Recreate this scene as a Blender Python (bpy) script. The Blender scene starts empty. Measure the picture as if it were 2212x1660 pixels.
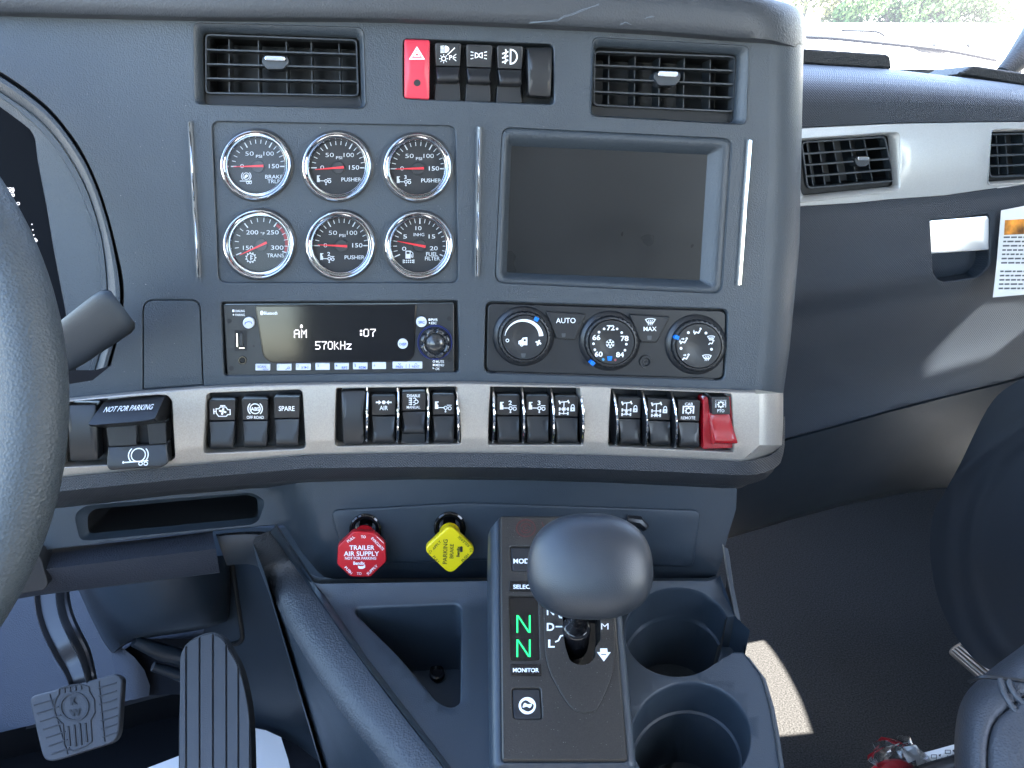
import bpy, bmesh, math, random
from mathutils import Vector, Matrix
from mathutils.geometry import delaunay_2d_cdt
random.seed(4)
R = math.radians
scene = bpy.context.scene
COL = scene.collection

# ------------------------------------------------------------------ camera
PITCH = R(22.8)
CAM = Vector((0, 0, 2.35))
FOC = 1916.0                      # focal length for a picture 2212 wide
cam_d = bpy.data.cameras.new('camera'); cam_d.angle = 2*math.atan(1106/FOC)
cam_d.clip_start = 0.02; cam_d.clip_end = 2000
cam = bpy.data.objects.new('camera', cam_d); COL.objects.link(cam)
cam.location = CAM; cam.rotation_euler = (R(90)-PITCH, 0, 0)
scene.camera = cam
# ------------------------------------------------------------------ sky, sun, exposure
SUN_DIR = Vector((0.72, -0.065, 0.68)).normalized()
elev = math.asin(SUN_DIR.z); azim = math.atan2(SUN_DIR.x, SUN_DIR.y)
world = bpy.data.worlds.new('World'); scene.world = world; world.use_nodes = True
wn = world.node_tree.nodes; wl = world.node_tree.links; wn.clear()
sky = wn.new('ShaderNodeTexSky'); sky.sky_type = 'NISHITA'; sky.sun_disc = False
sky.sun_elevation = elev; sky.sun_rotation = azim
sky.air_density = 1.0; sky.dust_density = 1.2; sky.ozone_density = 1.2
bgn = wn.new('ShaderNodeBackground'); bgn.inputs['Strength'].default_value = 0.14
wo = wn.new('ShaderNodeOutputWorld')
wl.new(sky.outputs[0], bgn.inputs['Color']); wl.new(bgn.outputs[0], wo.inputs[0])
sl = bpy.data.lights.new('sun', 'SUN'); sl.energy = 4.8; sl.angle = R(0.5); sl.color = (1, 0.95, 0.87)
so = bpy.data.objects.new('sun', sl); COL.objects.link(so)
so.rotation_euler = SUN_DIR.to_track_quat('Z', 'Y').to_euler(); so.location = (3, -1, 6)
scene.view_settings.view_transform = 'Standard'; scene.view_settings.look = 'None'
scene.view_settings.exposure = 4.15; scene.view_settings.gamma = 1
scene.cycles.max_bounces = 6; scene.cycles.diffuse_bounces = 3; scene.cycles.glossy_bounces = 3
scene.cycles.transparent_max_bounces = 8; scene.cycles.caustics_reflective = False; scene.cycles.caustics_refractive = False
scene.cycles.use_denoising = True

# ------------------------------------------------------------------ projection helpers
FWD = Vector((0, math.cos(PITCH), -math.sin(PITCH))); RGT = Vector((1, 0, 0))
UPV = Vector((0, math.sin(PITCH), math.cos(PITCH)))
def ray(x, y):
    return (FWD + RGT*((x-1106)/FOC) - UPV*((y-830)/FOC)).normalized()
def at(x, y, dist):
    return CAM + ray(x, y)*dist
class Plane:
    """a plane of the cab; uv() finds where a point of it lies, pt() lifts it off along the normal"""
    def __init__(s, o, up, yaw):
        s.o = Vector(o); u, a = R(up), R(yaw)
        s.n = Vector((math.sin(a)*math.cos(u), -math.cos(a)*math.cos(u), math.sin(u)))
        s.U = Vector((math.cos(a), math.sin(a), 0)); s.V = s.n.cross(s.U)
        if s.V.z < 0: s.V = -s.V
    def uv(s, x, y, w=0.0):
        d = ray(x, y); t = ((s.o + s.n*w) - CAM).dot(s.n)/d.dot(s.n)
        p = CAM + d*t - s.o
        return p.dot(s.U), p.dot(s.V)
    def px(s, x, y, w=0.0):
        u, v = s.uv(x, y, w)
        return s.pt(u, v, w)
    def pt(s, u, v, w=0.0):
        return s.o + s.U*u + s.V*v + s.n*w
    def lift(s, w0=0.0):
        def F(x, y, dw=0.0):
            u, v = s.uv(x, y, w0)
            return s.pt(u, v, w0+dw)
        return F
    def lift_fn(s, wf):
        def F(x, y, dw=0.0):
            w0 = wf(x, y); u, v = s.uv(x, y, w0)
            return s.pt(u, v, w0+dw)
        return F
D = Plane(at(1106, 830, 0.70), 10.8, 8)            # centre dash face
S = Plane(at(1215, 1385, 0.635), 60.8, 2)          # shift selector face
T = Plane(at(1455, 1370, 0.715), 80.8, 0)          # console top
P = Plane(at(1950, 350, 1.02), 6.8, 12)           # passenger dash
FLOOR_Z = CAM.z - 0.92

# ------------------------------------------------------------------ mesh builder
LOC = {}
class M:
    def __init__(s): s.v = []; s.f = []; s.mi = []; s.cur = 0; s.flat = False
    def face(s, idx): s.f.append(tuple(idx)); s.mi.append(1 if s.flat else 0)
    def add(s, vs, fs):
        b = len(s.v); s.v += [Vector(v) for v in vs]
        for f in fs: s.face([b+i for i in f])
    def loft(s, rings, closed=True, cap0=False, cap1=False):
        b = len(s.v); n = len(rings[0])
        for r in rings: s.v += [Vector(p) for p in r]
        for k in range(len(rings)-1):
            for i in range(n if closed else n-1):
                j = (i+1) % n
                s.face((b+k*n+i, b+k*n+j, b+(k+1)*n+j, b+(k+1)*n+i))
        if cap0: s.face([b+i for i in range(n)][::-1])
        if cap1: s.face([b+(len(rings)-1)*n+i for i in range(n)])
        return s
    def build(s, name, mats, parent=None, loc=None, sharp=32, smooth=True, recalc=True, kind=None, label=None):
        if not isinstance(mats, (list, tuple)): mats = [mats]
        base = LOC[parent.name] if parent else (Vector(loc) if loc is not None else (sum(s.v, Vector())/len(s.v)))
        me = bpy.data.meshes.new(name)
        bm = bmesh.new(); bv = [bm.verts.new(v-base) for v in s.v]; fl = bm.faces.layers.int.new('flat')
        for f, k in zip(s.f, s.mi):
            if len(set(f)) < 3: continue
            try: fc = bm.faces.new([bv[i] for i in f]); fc[fl] = k
            except ValueError: pass
        for m_ in mats: me.materials.append(m_)
        bmesh.ops.remove_doubles(bm, verts=bm.verts, dist=1e-6)
        if recalc: bmesh.ops.recalc_face_normals(bm, faces=bm.faces)
        if smooth:
            lim = R(sharp)
            for f in bm.faces: f.smooth = True
            for e in bm.edges:
                lf = e.link_faces
                e.smooth = len(lf) == 2 and lf[0][fl] == lf[1][fl] and lf[0].normal.angle(lf[1].normal, 0) < lim
        bm.faces.layers.int.remove(bm.faces.layers.int['flat']) if 'flat' in bm.faces.layers.int else None
        bm.to_mesh(me); bm.free()
        o = bpy.data.objects.new(name, me); COL.objects.link(o)
        if parent: o.parent = parent
        else: o.location = base
        LOC[o.name] = base
        if kind: o['kind'] = kind
        if label: o['label'] = label
        return o
def tag(o, label, cat, group=None):
    o['label'] = label; o['category'] = cat
    if group: o['group'] = group
    return o
def thing(name, label, cat, loc, group=None):
    o = bpy.data.objects.new(name, None); COL.objects.link(o); o.location = loc; o.empty_display_size = .02
    LOC[o.name] = Vector(loc)
    return tag(o, label, cat, group)

# ------------------------------------------------------------------ 2-D shape helpers
def rp(pts, r, n=5):
    """polygon with rounded corners; r one radius or one per corner"""
    out = []; N = len(pts)
    for i, p in enumerate(pts):
        p = Vector(p); a = Vector(pts[i-1])-p; b = Vector(pts[(i+1) % N])-p
        rr = r[i] if isinstance(r, (list, tuple)) else r
        if rr <= 0.01: out.append((p.x, p.y)); continue
        A = p + a.normalized()*min(rr, a.length*.48); B = p + b.normalized()*min(rr, b.length*.48)
        for k in range(n+1):
            t = k/n; q = A*(1-t)**2*1.0 + p*2*t*(1-t) + B*t*t
            out.append((q.x, q.y))
    return out
def box(x0, y0, x1, y1, r=0, n=4):
    return rp([(x0, y0), (x1, y0), (x1, y1), (x0, y1)], r, n)
def area(p):
    return sum(p[i-1][0]*p[i][1]-p[i][0]*p[i-1][1] for i in range(len(p)))/2
def inset(p, d):
    """offset a closed polygon inwards by d (outwards when negative)"""
    sg = 1 if area(p) > 0 else -1; N = len(p); out = []
    for i in range(N):
        a, b, c = Vector(p[i-1]), Vector(p[i]), Vector(p[(i+1) % N])
        e1 = (b-a); e2 = (c-b)
        if e1.length < 1e-6: e1 = e2
        if e2.length < 1e-6: e2 = e1
        e1 = e1.normalized(); e2 = e2.normalized()
        n1 = Vector((-e1.y, e1.x))*sg; n2 = Vector((-e2.y, e2.x))*sg
        m = n1+n2
        if m.length < 1e-6: m = n1
        m = m.normalized(); k = max(.45, m.dot(n1))
        q = b + m*(d/k); out.append((q.x, q.y))
    return out
def ell(cx, cy, rx, ry=None, n=40, a0=0, a1=360):
    ry = rx if ry is None else ry; full = abs(a1-a0) >= 360
    return [(cx+rx*math.cos(R(a0+(a1-a0)*i/(n if full else n-1))), cy+ry*math.sin(R(a0+(a1-a0)*i/(n if full else n-1)))) for i in range(n)]
def cr(pts, n=6, closed=False):
    """smooth curve through points (any dimension)"""
    pts = [Vector(p) for p in pts]; N = len(pts); out = []
    rng = range(N) if closed else range(N-1)
    for i in rng:
        p1, p2 = pts[i], pts[(i+1) % N]
        p0 = pts[i-1] if (closed or i > 0) else p1*2-p2
        p3 = pts[(i+2) % N] if (closed or i+2 < N) else p2*2-p1
        for k in range(n):
            t = k/n
            out.append(tuple(.5*((2*p1)+(p2-p0)*t+(2*p0-5*p1+4*p2-p3)*t*t+(3*p1-p0-3*p2+p3)*t**3)))
    if not closed: out.append(tuple(pts[-1]))
    return out
def resample(pts, n):
    pts = [Vector(p) for p in pts]; L = [0]
    for i in range(1, len(pts)): L.append(L[-1]+(pts[i]-pts[i-1]).length)
    out = []; j = 0
    for k in range(n):
        d = L[-1]*k/(n-1)
        while j < len(L)-2 and L[j+1] < d: j += 1
        t = (d-L[j])/max(1e-9, L[j+1]-L[j]); out.append(tuple(pts[j].lerp(pts[j+1], min(1, max(0, t)))))
    return out
def inside(p, x, y):
    c = False; j = len(p)-1
    for i in range(len(p)):
        xi, yi = p[i]; xj, yj = p[j]
        if (yi > y) != (yj > y) and x < (xj-xi)*(y-yi)/(yj-yi)+xi: c = not c
        j = i
    return c
def sheet(m, F, outline, holes=(), lines=(), step=None):
    """a skin over outline minus holes; F places every point (its surface may bend)"""
    pv = []; pe = []
    for poly in [outline]+list(holes):
        b = len(pv); n = len(poly); pv += [Vector(p[:2]) for p in poly]
        pe += [(b+i, b+(i+1) % n) for i in range(n)]
    for ln in lines:
        b = len(pv); pv += [Vector(p[:2]) for p in ln]; pe += [(b+i, b+i+1) for i in range(len(ln)-1)]
    if step:
        xs = [p[0] for p in outline]; ys = [p[1] for p in outline]
        sx, sy = step if isinstance(step, tuple) else (step, step)
        x = min(xs)+sx*.53
        while x < max(xs):
            y = min(ys)+sy*.51
            while y < max(ys):
                if inside(outline, x, y) and not any(inside(h, x, y) for h in holes): pv.append(Vector((x, y)))
                y += sy
            x += sx
    v, e, f, *_ = delaunay_2d_cdt(pv, pe, [], 0, 1e-5)
    fs = []
    for t in f:
        cx = sum(v[i].x for i in t)/len(t); cy = sum(v[i].y for i in t)/len(t)
        if inside(outline, cx, cy) and not any(inside(h, cx, cy) for h in holes): fs.append(t)
    old = m.flat; m.flat = step is None; m.add([F(p.x, p.y) for p in v], fs); m.flat = old
    return m
def lip(m, F, poly, r_px=2.0, r_m=.001, depth=.01, taper=0.0, floor=False, n=3, w0=0.0):
    """rounded edge and walls of a recess"""
    rings = []
    for k in range(n+1):
        a = math.pi/2*k/n
        q = inset(poly, r_px*math.sin(a)); rings.append([F(x, y, w0-r_m*(1-math.cos(a))) for x, y in q])
    q = inset(poly, r_px+taper); rings.append([F(x, y, w0-depth) for x, y in q])
    m.loft(rings)
    if floor: sheet(m, lambda x, y: F(x, y, w0-depth), q)
    return m
def slab(m, F, poly, w0, w1, b_px=1.5, b_m=.0007, n=3, holes=(), top=True, fn=None, step=None):
    """a raised piece: walls from w0 to w1, rounded rim, flat or bent top (fn(x,y) adds height)"""
    g = fn or (lambda x, y: 0.0)
    rings = [[F(x, y, w0+g(x, y)) for x, y in poly]]
    for k in range(n+1):
        a = math.pi/2*k/n; q = inset(poly, b_px*(1-math.cos(a)))
        rings.append([F(x, y, w1-b_m*(1-math.sin(a))+g(x, y)) for x, y in q])
    m.loft(rings)
    if top: sheet(m, lambda x, y: F(x, y, w1+g(x, y)), q, holes=holes, step=step)
    return m
def lathe(m, F, cx, cy, prof, n=48, sy=1.0, cap=False):
    rings = [[F(cx+r*math.cos(2*math.pi*i/n), cy+r*sy*math.sin(2*math.pi*i/n), w) for i in range(n)] for r, w in prof]
    m.loft(rings, cap1=cap); return m
def rails(m, F, rl, n=40, closed=False):
    """loft between traced edge lines, each point (x, y, w)"""
    rings = []
    for r in rl:
        r = [(p[0], p[1], (p[2] if len(p) > 2 else 0)*1000) for p in r]
        rings.append([F(x, y, w/1000) for x, y, w in resample(r, n)])
    m.loft(rings, closed=closed); return m
def tube(m, path, r, n=10, caps=True):
    path = [Vector(p) for p in path]; rings = []; up = Vector((.13, .21, .97)).normalized()
    for i, p in enumerate(path):
        t = (path[min(i+1, len(path)-1)]-path[max(i-1, 0)]).normalized()
        a = t.cross(up)
        if a.length < .05: a = t.cross(Vector((1, 0, 0)))
        a.normalize(); b = t.cross(a); rr = r[i] if isinstance(r, (list, tuple)) else r
        rings.append([p+a*rr*math.cos(2*math.pi*k/n)+b*rr*math.sin(2*math.pi*k/n) for k in range(n)])
    m.loft(rings, cap0=caps, cap1=caps); return m
def line(m, F, pts, wd, dw=0.0, closed=False):
    """a flat printed line"""
    pts = [Vector(p) for p in pts]; N = len(pts); A = []; B = []
    for i in range(N):
        a = pts[i-1] if (i > 0 or closed) else pts[i]; c = pts[(i+1) % N] if (i < N-1 or closed) else pts[i]
        e1 = (pts[i]-a); e2 = (c-pts[i])
        if e1.length < 1e-9: e1 = e2
        if e2.length < 1e-9: e2 = e1
        e1 = e1.normalized(); e2 = e2.normalized(); n1 = Vector((-e1.y, e1.x)); n2 = Vector((-e2.y, e2.x)); q = n1+n2
        if q.length < 1e-6: q = n1
        q.normalize(); k = wd/2/max(.5, q.dot(n1)); A.append(pts[i]+q*k); B.append(pts[i]-q*k)
    vs = [F(p.x, p.y, dw) for p in A]+[F(p.x, p.y, dw) for p in B]
    m.add(vs, [(i, (i+1) % N, N+(i+1) % N, N+i) for i in range(N if closed else N-1)])
    return m
def fill(m, F, poly, dw=0.0, holes=()):
    sheet(m, lambda x, y: F(x, y, dw), poly, holes); return m
_glyph = {}
def glyphs(s, bold, spacing):
    k = (s, bold, spacing)
    if k in _glyph: return _glyph[k]
    c = bpy.data.curves.new('t', 'FONT'); c.body = s; c.size = 1; c.resolution_u = 3; c.offset = bold
    c.space_character = spacing; c.fill_mode = 'FRONT'
    o = bpy.data.objects.new('t', c); COL.objects.link(o)
    dg = bpy.context.evaluated_depsgraph_get(); me = o.evaluated_get(dg).to_mesh()
    vs = [(v.co.x, v.co.y) for v in me.vertices]; fs = [tuple(p.vertices) for p in me.polygons]
    o.evaluated_get(dg).to_mesh_clear(); bpy.data.objects.remove(o); bpy.data.curves.remove(c)
    xs = [v[0] for v in vs]; ys = [v[1] for v in vs]
    _glyph[k] = (vs, fs, min(xs), max(xs), max(ys)); return _glyph[k]
def text(m, F, s, x, y, h, dw=.0004, w=None, rot=0, sx=1.0, bold=0.0, spacing=1.0, shear=0, flip=False):
    """lettering centred on (x, y), capital height h, total width w if given"""
    vs, fs, x0, x1, y1 = glyphs(s, bold, spacing)
    k = h/.73; kx = k*sx
    if w: kx = w/(x1-x0)
    c, sn = math.cos(R(rot)), math.sin(R(rot)); out = []
    for a, b in vs:
        p = (a-(x0+x1)/2)*kx*(-1 if flip else 1); q = -(b*k-h/2); p -= q*shear
        out.append(F(x+p*c-q*sn, y+p*sn+q*c, dw))
    m.add(out, fs); return m
def qd(q, s, t):
    a = Vector(q[0]).lerp(Vector(q[1]), s); b = Vector(q[3]).lerp(Vector(q[2]), s); p = a.lerp(b, t)
    return p.x, p.y
def sm(a, b, x):
    t = min(1, max(0, (x-a)/(b-a))); return t*t*(3-2*t)
def interp(pts, x):
    """y of a traced line at x"""
    if x <= pts[0][0]:
        a, b = pts[0], pts[1]
    elif x >= pts[-1][0]:
        a, b = pts[-2], pts[-1]
    else:
        for a, b in zip(pts, pts[1:]):
            if a[0] <= x <= b[0]: break
    return a[1]+(b[1]-a[1])*(x-a[0])/(b[0]-a[0])

# ------------------------------------------------------------------ materials
def mat(name, col, rough=.5, metal=0.0, bump=None, spec=.5, coat=0.0, vary=0.0, emit=None, rvary=.0, weave=None, flake=0, blot=None):
    m = bpy.data.materials.new(name); m.use_nodes = True; nt = m.node_tree; N = nt.nodes; L = nt.links
    b = N['Principled BSDF']; b.inputs['Base Color'].default_value = (*col, 1); b.inputs['Roughness'].default_value = rough
    b.inputs['Metallic'].default_value = metal; b.inputs['Specular IOR Level'].default_value = spec; b.inputs['Coat Weight'].default_value = coat
    tc = N.new('ShaderNodeTexCoord').outputs['Object']
    def noise(sc, det=2):
        t = N.new('ShaderNodeTexNoise'); t.inputs['Scale'].default_value = sc; t.inputs['Detail'].default_value = det; L.new(tc, t.inputs['Vector']); return t.outputs[0]
    if vary or flake:
        t = noise(flake or 9, 3); r = N.new('ShaderNodeMapRange'); r.inputs['From Min'].default_value = .3; r.inputs['From Max'].default_value = .7
        v = vary or .3
        r.inputs['To Min'].default_value = 1-v; r.inputs['To Max'].default_value = 1+v; L.new(t, r.inputs[0])
        mx = N.new('ShaderNodeVectorMath'); mx.operation = 'SCALE'; mx.inputs[0].default_value = col; L.new(r.outputs[0], mx.inputs['Scale']); L.new(mx.outputs[0], b.inputs['Base Color'])
    if rvary:
        t = noise(14, 4); r = N.new('ShaderNodeMapRange'); r.inputs['From Min'].default_value = .3; r.inputs['From Max'].default_value = .7
        r.inputs['To Min'].default_value = rough-rvary; r.inputs['To Max'].default_value = rough+rvary; L.new(t, r.inputs[0]); L.new(r.outputs[0], b.inputs['Roughness'])
    hgt = None
    if bump:
        sc, st = bump[:2]
        if len(bump) > 2:
            t = N.new('ShaderNodeTexVoronoi'); t.inputs['Scale'].default_value = sc; L.new(tc, t.inputs['Vector']); hgt = t.outputs['Distance']
        else: hgt = noise(sc, 2)
    if weave:
        sc, st = weave; outs = []
        for ang in (45, -45):
            mp = N.new('ShaderNodeMapping'); mp.inputs['Rotation'].default_value = (0, R(ang), 0); L.new(tc, mp.inputs[0])
            w = N.new('ShaderNodeTexWave'); w.inputs['Scale'].default_value = sc; w.bands_direction = 'X'; L.new(mp.outputs[0], w.inputs[0]); outs.append(w.outputs['Fac'])
        mu = N.new('ShaderNodeMath'); mu.operation = 'MAXIMUM'; L.new(outs[0], mu.inputs[0]); L.new(outs[1], mu.inputs[1]); hgt = mu.outputs[0]
    if hgt is not None:
        bp = N.new('ShaderNodeBump'); bp.inputs['Strength'].default_value = st; bp.inputs['Distance'].default_value = .0004
        L.new(hgt, bp.inputs['Height']); L.new(bp.outputs[0], b.inputs['Normal'])
    if emit:
        b.inputs['Emission Color'].default_value = (*emit[0], 1); b.inputs['Emission Strength'].default_value = emit[1]
    return m
K = .038
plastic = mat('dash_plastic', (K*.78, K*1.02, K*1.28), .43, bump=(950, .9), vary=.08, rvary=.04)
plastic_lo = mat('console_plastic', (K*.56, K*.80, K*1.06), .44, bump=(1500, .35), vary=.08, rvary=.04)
plastic_sm = mat('smooth_black_plastic', (.012, .013, .015), .36, bump=(2200, .15))
rocker_m = mat('switch_plastic', (.011, .012, .014), .40, bump=(2600, .12))
black_m = mat('deep_black', (.004, .0045, .005), .6)
gloss = mat('gloss_black', (.006, .006, .007), .10, spec=.4, rvary=.03)
cluster_m = mat('cluster_screen', (.004, .005, .007), .6, spec=.04)
silver = mat('satin_silver_paint', (.37, .34, .305), .40, metal=.55, bump=(1800, .25), vary=.10, flake=900)
silver_w = mat('pale_silver_paint', (.48, .49, .485), .38, metal=.5, bump=(1800, .2), vary=.06, flake=900)
chrome = mat('chrome', (.66, .67, .68), .05, metal=1.0, rvary=.03)
dial_m = mat('dial_face', (.012, .012, .013), .55)
ink = mat('white_print', (.80, .82, .83), .6)
inkgrey = mat('dim_print', (.66, .68, .70), .6)
inkblue = mat('blue_print', (.03, .07, .42), .5)
inkblack = mat('black_print', (.01, .01, .01), .5)
needle_m = mat('needle_red', (.85, .03, .04), .45)
redband = mat('dial_red_band', (.35, .01, .015), .5)
red_haz = mat('red_plastic_pink', (.52, .03, .055), .38, bump=(1500, .2))
red_knob = mat('red_knob_plastic', (.42, .006, .012), .35, vary=.04)
red_clear = mat('clear_red_plastic', (.33, .003, .009), .12, coat=.8, weave=(420, .5))
yellow = mat('yellow_knob_plastic', (.82, .62, .005), .34, vary=.03)
blue_led = mat('blue_marker', (.005, .16, .62), .3)
button_w = mat('white_button', (.52, .55, .60), .4)
rubber = mat('pedal_rubber', (.045, .047, .052), .62, bump=(900, .3), vary=.15)
leather = mat('seat_leather', (.050, .054, .062), .48, bump=(520, .9, 1), vary=.06)
wheel_l = mat('wheel_leather', (.026, .034, .040), .55, bump=(620, 1.0, 1), vary=.1)
knob_m = mat('shift_knob_soft', (.014, .018, .024), .40, bump=(2400, .35))
carpet = mat('black_carpet', (.038, .037, .036), .95, bump=(330, 2.5), vary=.5, flake=420, spec=.1)
carpet_d = mat('footwell_mat', (.008, .010, .014), .9, bump=(600, .6), spec=.2)
firewall_m = mat('footwell_plastic', (.050, .060, .080), .6, bump=(700, .6, 1), vary=.05)
weave_m = mat('weave_textured_plastic', (.025, .034, .047), .52, weave=(170, .9), vary=.05)
knurl_m = mat('knurled_plastic', (.024, .026, .030), .45, weave=(210, 1.0))
pad_m = mat('dash_top_pad', (.024, .026, .028), .6, bump=(420, 1.0, 1))
paper = mat('white_paper', (.82, .82, .80), .8, vary=.03)
sel_face = mat('selector_face', (.019, .0165, .014), .42, bump=(1100, .45), vary=.3, flake=1100)  # warm tint carries the bronze reflection of sunlit surroundings
screen_m = mat('screen_glass', (.009, .0095, .010), .36, bump=(1500, .12), spec=.3, rvary=.10)
metal_m = mat('pedal_arm_steel', (.30, .29, .28), .30, metal=1.0, rvary=.05)
sill_m = mat('ribbed_aluminium', (.42, .38, .34), .42, metal=.9)
stalk_m = mat('stalk_plastic', (.008, .0105, .014), .5, spec=.22, bump=(1500, .3))
cord_m = mat('black_cord', (.015, .016, .018), .4, bump=(500, .6))
led_red = mat('dim_red_ring', (.10, .008, .01), .3)
green_e = mat('green_display', (.0, .2, .06), .4, emit=((.02, 1.0, .22), .13))
white_e = mat('white_display', (.5, .48, .48), .4, emit=((1, .92, .92), .09))
def glass_mat(name, tint=(1, 1, 1), amount=.08, rough=.02):
    m = bpy.data.materials.new(name); m.use_nodes = True; N = m.node_tree.nodes; L = m.node_tree.links; N.clear()
    tr = N.new('ShaderNodeBsdfTransparent'); tr.inputs[0].default_value = (*tint, 1)
    gl = N.new('ShaderNodeBsdfGlossy'); gl.inputs['Roughness'].default_value = rough; gl.inputs[0].default_value = (1, 1, 1, 1)
    fr = N.new('ShaderNodeFresnel'); fr.inputs[0].default_value = 1.45
    mu = N.new('ShaderNodeMath'); mu.operation = 'MULTIPLY'; mu.inputs[1].default_value = amount/.04; mu.use_clamp = True
    mx = N.new('ShaderNodeMixShader'); o = N.new('ShaderNodeOutputMaterial')
    L.new(fr.outputs[0], mu.inputs[0]); L.new(mu.outputs[0], mx.inputs[0]); L.new(tr.outputs[0], mx.inputs[1]); L.new(gl.outputs[0], mx.inputs[2]); L.new(mx.outputs[0], o.inputs[0])
    return m
lens = glass_mat('gauge_glass', (.97, .97, .97), .010)
pane_m = glass_mat('windscreen_glass', (.95, .98, .97), .03)
wrap_m = glass_mat('clear_wrap', (.85, .85, .85), .06, .15)
# =================================================================== centre dashboard body
F0 = D.lift(0)
dash = thing('centre_dashboard', 'large grey moulded centre dashboard carrying gauges, radio and switch rows', 'dashboard', D.pt(0, 0, -.05))
VENT_L = dict(out=[(417, 50), (785, 60), (791, 236), (420, 226)], inn=[(433, 66), (776, 78), (781, 232), (436, 224)],
              lou=[(440, 71), (768, 83), (772, 203), (440, 197)])
VENT_R = dict(out=[(1280, 81), (1618, 100), (1612, 271), (1274, 252)], inn=[(1290, 98), (1601, 116), (1592, 266), (1281, 248)],
              lou=[(1292, 108), (1597, 120), (1594, 238), (1290, 224)])
HAZ = [(868, 81), (1198, 93), (1200, 229), (868, 216)]
GP = [(455, 260), (986, 270), (992, 614), (470, 613)]
SC = [(1084, 274), (1583, 299), (1560, 636), (1068, 612)]
RAD = [(474, 651), (992, 647), (994, 807), (481, 815)]
CLI = [(1047, 649), (1576, 666), (1568, 825), (1043, 809)]
holes = [rp(VENT_L['out'], 16), rp(VENT_R['out'], 16), rp(HAZ, 14), rp(GP, 20), rp(SC, 22), rp(RAD, 10), rp(CLI, 18)]
ARC = [(-60, 118), (0, 154), (58, 193), (108, 235), (150, 285), (185, 339), (216, 409), (239, 482), (256, 551), (266, 601), (268, 655), (258, 720), (240, 790)]
arc = cr(ARC, 4)
edgeB = [(1662, 84), (1660, 384), (1652, 530), (1640, 752), (1630, 842)]
edgeE = [(1736, 98), (1730, 384), (1727, 530), (1706, 752), (1692, 850)]
topl = [(-60, 22), (0, 25), (430, 36), (804, 39), (1144, 51), (1406, 64), (1554, 75), (1662, 84)]
strip_top = [(-60, 885), (0, 876), (140, 861), (300, 845), (440, 834), (560, 829), (700, 826), (1000, 824), (1300, 831), (1560, 841), (1632, 843)]
seam = rp([(309, 841), (309, 648), (432, 648), (439, 832)], [0, 26, 22, 0], 5)
outl = topl + resample(edgeB, 24)[1:] + strip_top[::-1] + [(-60, 860), (60, 850), (150, 840)][2:0:-1][:0] + [(-61, 850), (120, 835), (200, 822)] + arc[::-1]
# the seam of the lid at the lower left is a cut groove
gro = inset(seam, -2.2)
m = M(); sheet(m, F0, outl, holes+[gro])
lip(m, F0, gro, 1.0, .0006, .003)
inner = inset(gro, 3.6)
fr_ = [F0(x, y, -.003) for x, y in inset(gro, 1)]
m.loft([fr_, [F0(x, y, -.003) for x, y in inner], [F0(x, y, -.0006) for x, y in inner], [F0(x, y, 0) for x, y in inset(inner, 1)]])
sheet(m, F0, inset(inner, 1))
# walls and rounded rims of the recesses
lip(m, F0, holes[2], 3, .0015, .018); lip(m, F0, holes[3], 3, .0016, .003)
GC = [(554, 357, 78, 77), (728, 360, 76.5, 76), (901, 362, 75, 74.5), (560.5, 527.5, 78.5, 76), (735.5, 529.5, 76, 75), (904, 530, 75, 74)]
sheet(m, lambda x, y: F0(x, y, -.003), inset(holes[3], 3), [ell(a, b, c*.9, d*.9, 30) for a, b, c, d in GC])
lip(m, F0, holes[5], 3, .0015, .006); lip(m, F0, holes[6], 3, .0015, .006)
# rounded flank on the passenger side
N_ = 24; B_ = resample(edgeB, N_); E_ = resample(edgeE, N_); rows = []
rr_ = .030
for k in range(11):
    a = math.pi/2*k/10
    rows.append([D.px(B_[i][0]+(E_[i][0]-B_[i][0])*math.sin(a), B_[i][1]+(E_[i][1]-B_[i][1])*math.sin(a), -rr_*(1-math.cos(a))) for i in range(N_)])
last = [D.px(E_[i][0], E_[i][1], -rr_) for i in range(N_)]
rows.append([p-D.n*.012 for p in last])
m.loft(rows, closed=False)
m.build('face_panel', plastic, dash, sharp=40)
m = M()   # darker back shell seen past the flank
rows = [[p-D.n*.0125-D.U*.003 for p in last], [p-D.n*.013+D.U*.0012 for p in last], [p-D.n*.016+D.U*.0022 for p in last], [p-D.n*.30-D.U*.01 for p in last]]
m.loft(rows, closed=False); m.build('back_shell', plastic_sm, dash)

# hood over the panel: a padded roll
hB = [(-90, 22, .014), (0, 27, .014), (430, 38, .014), (804, 41, .014), (1144, 54, .014), (1406, 68, .014), (1554, 80, .014), (1620, 85, .0135), (1660, 89, .010), (1690, 96, .003), (1715, 103, -.009), (1731, 110, -.027), (1735, 111, -.06)]
hC = [(-90, -32, .018), (0, -28, .018), (430, -17, .018), (804, -12, .018), (1144, 1, .018), (1406, 13, .018), (1554, 26, .018), (1622, 36, .0165), (1664, 44, .012), (1695, 55, .004), (1720, 66, -.009), (1737, 79, -.027), (1741, 82, -.06)]
hT = [(-90, -75, .0), (0, -71, .0), (430, -60, .0), (804, -54, .0), (1144, -42, .0), (1406, -32, -.0), (1554, -20, -.001), (1618, -10, -.002), (1662, -2, -.005), (1693, 5, -.010), (1716, 14, -.018), (1733, 30, -.032), (1738, 40, -.06)]
m = M(); B_h, C_h, T_h = (resample([(x, y, w*3000) for x, y, w in cr(q_, 5)], 90) for q_ in (hB, hC, hT)); rows = []
PB = [D.px(x, y, w/3000) for x, y, w in B_h]; PC = [D.px(x, y, w/3000) for x, y, w in C_h]; PT = [D.px(x, y, w/3000) for x, y, w in T_h]
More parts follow.
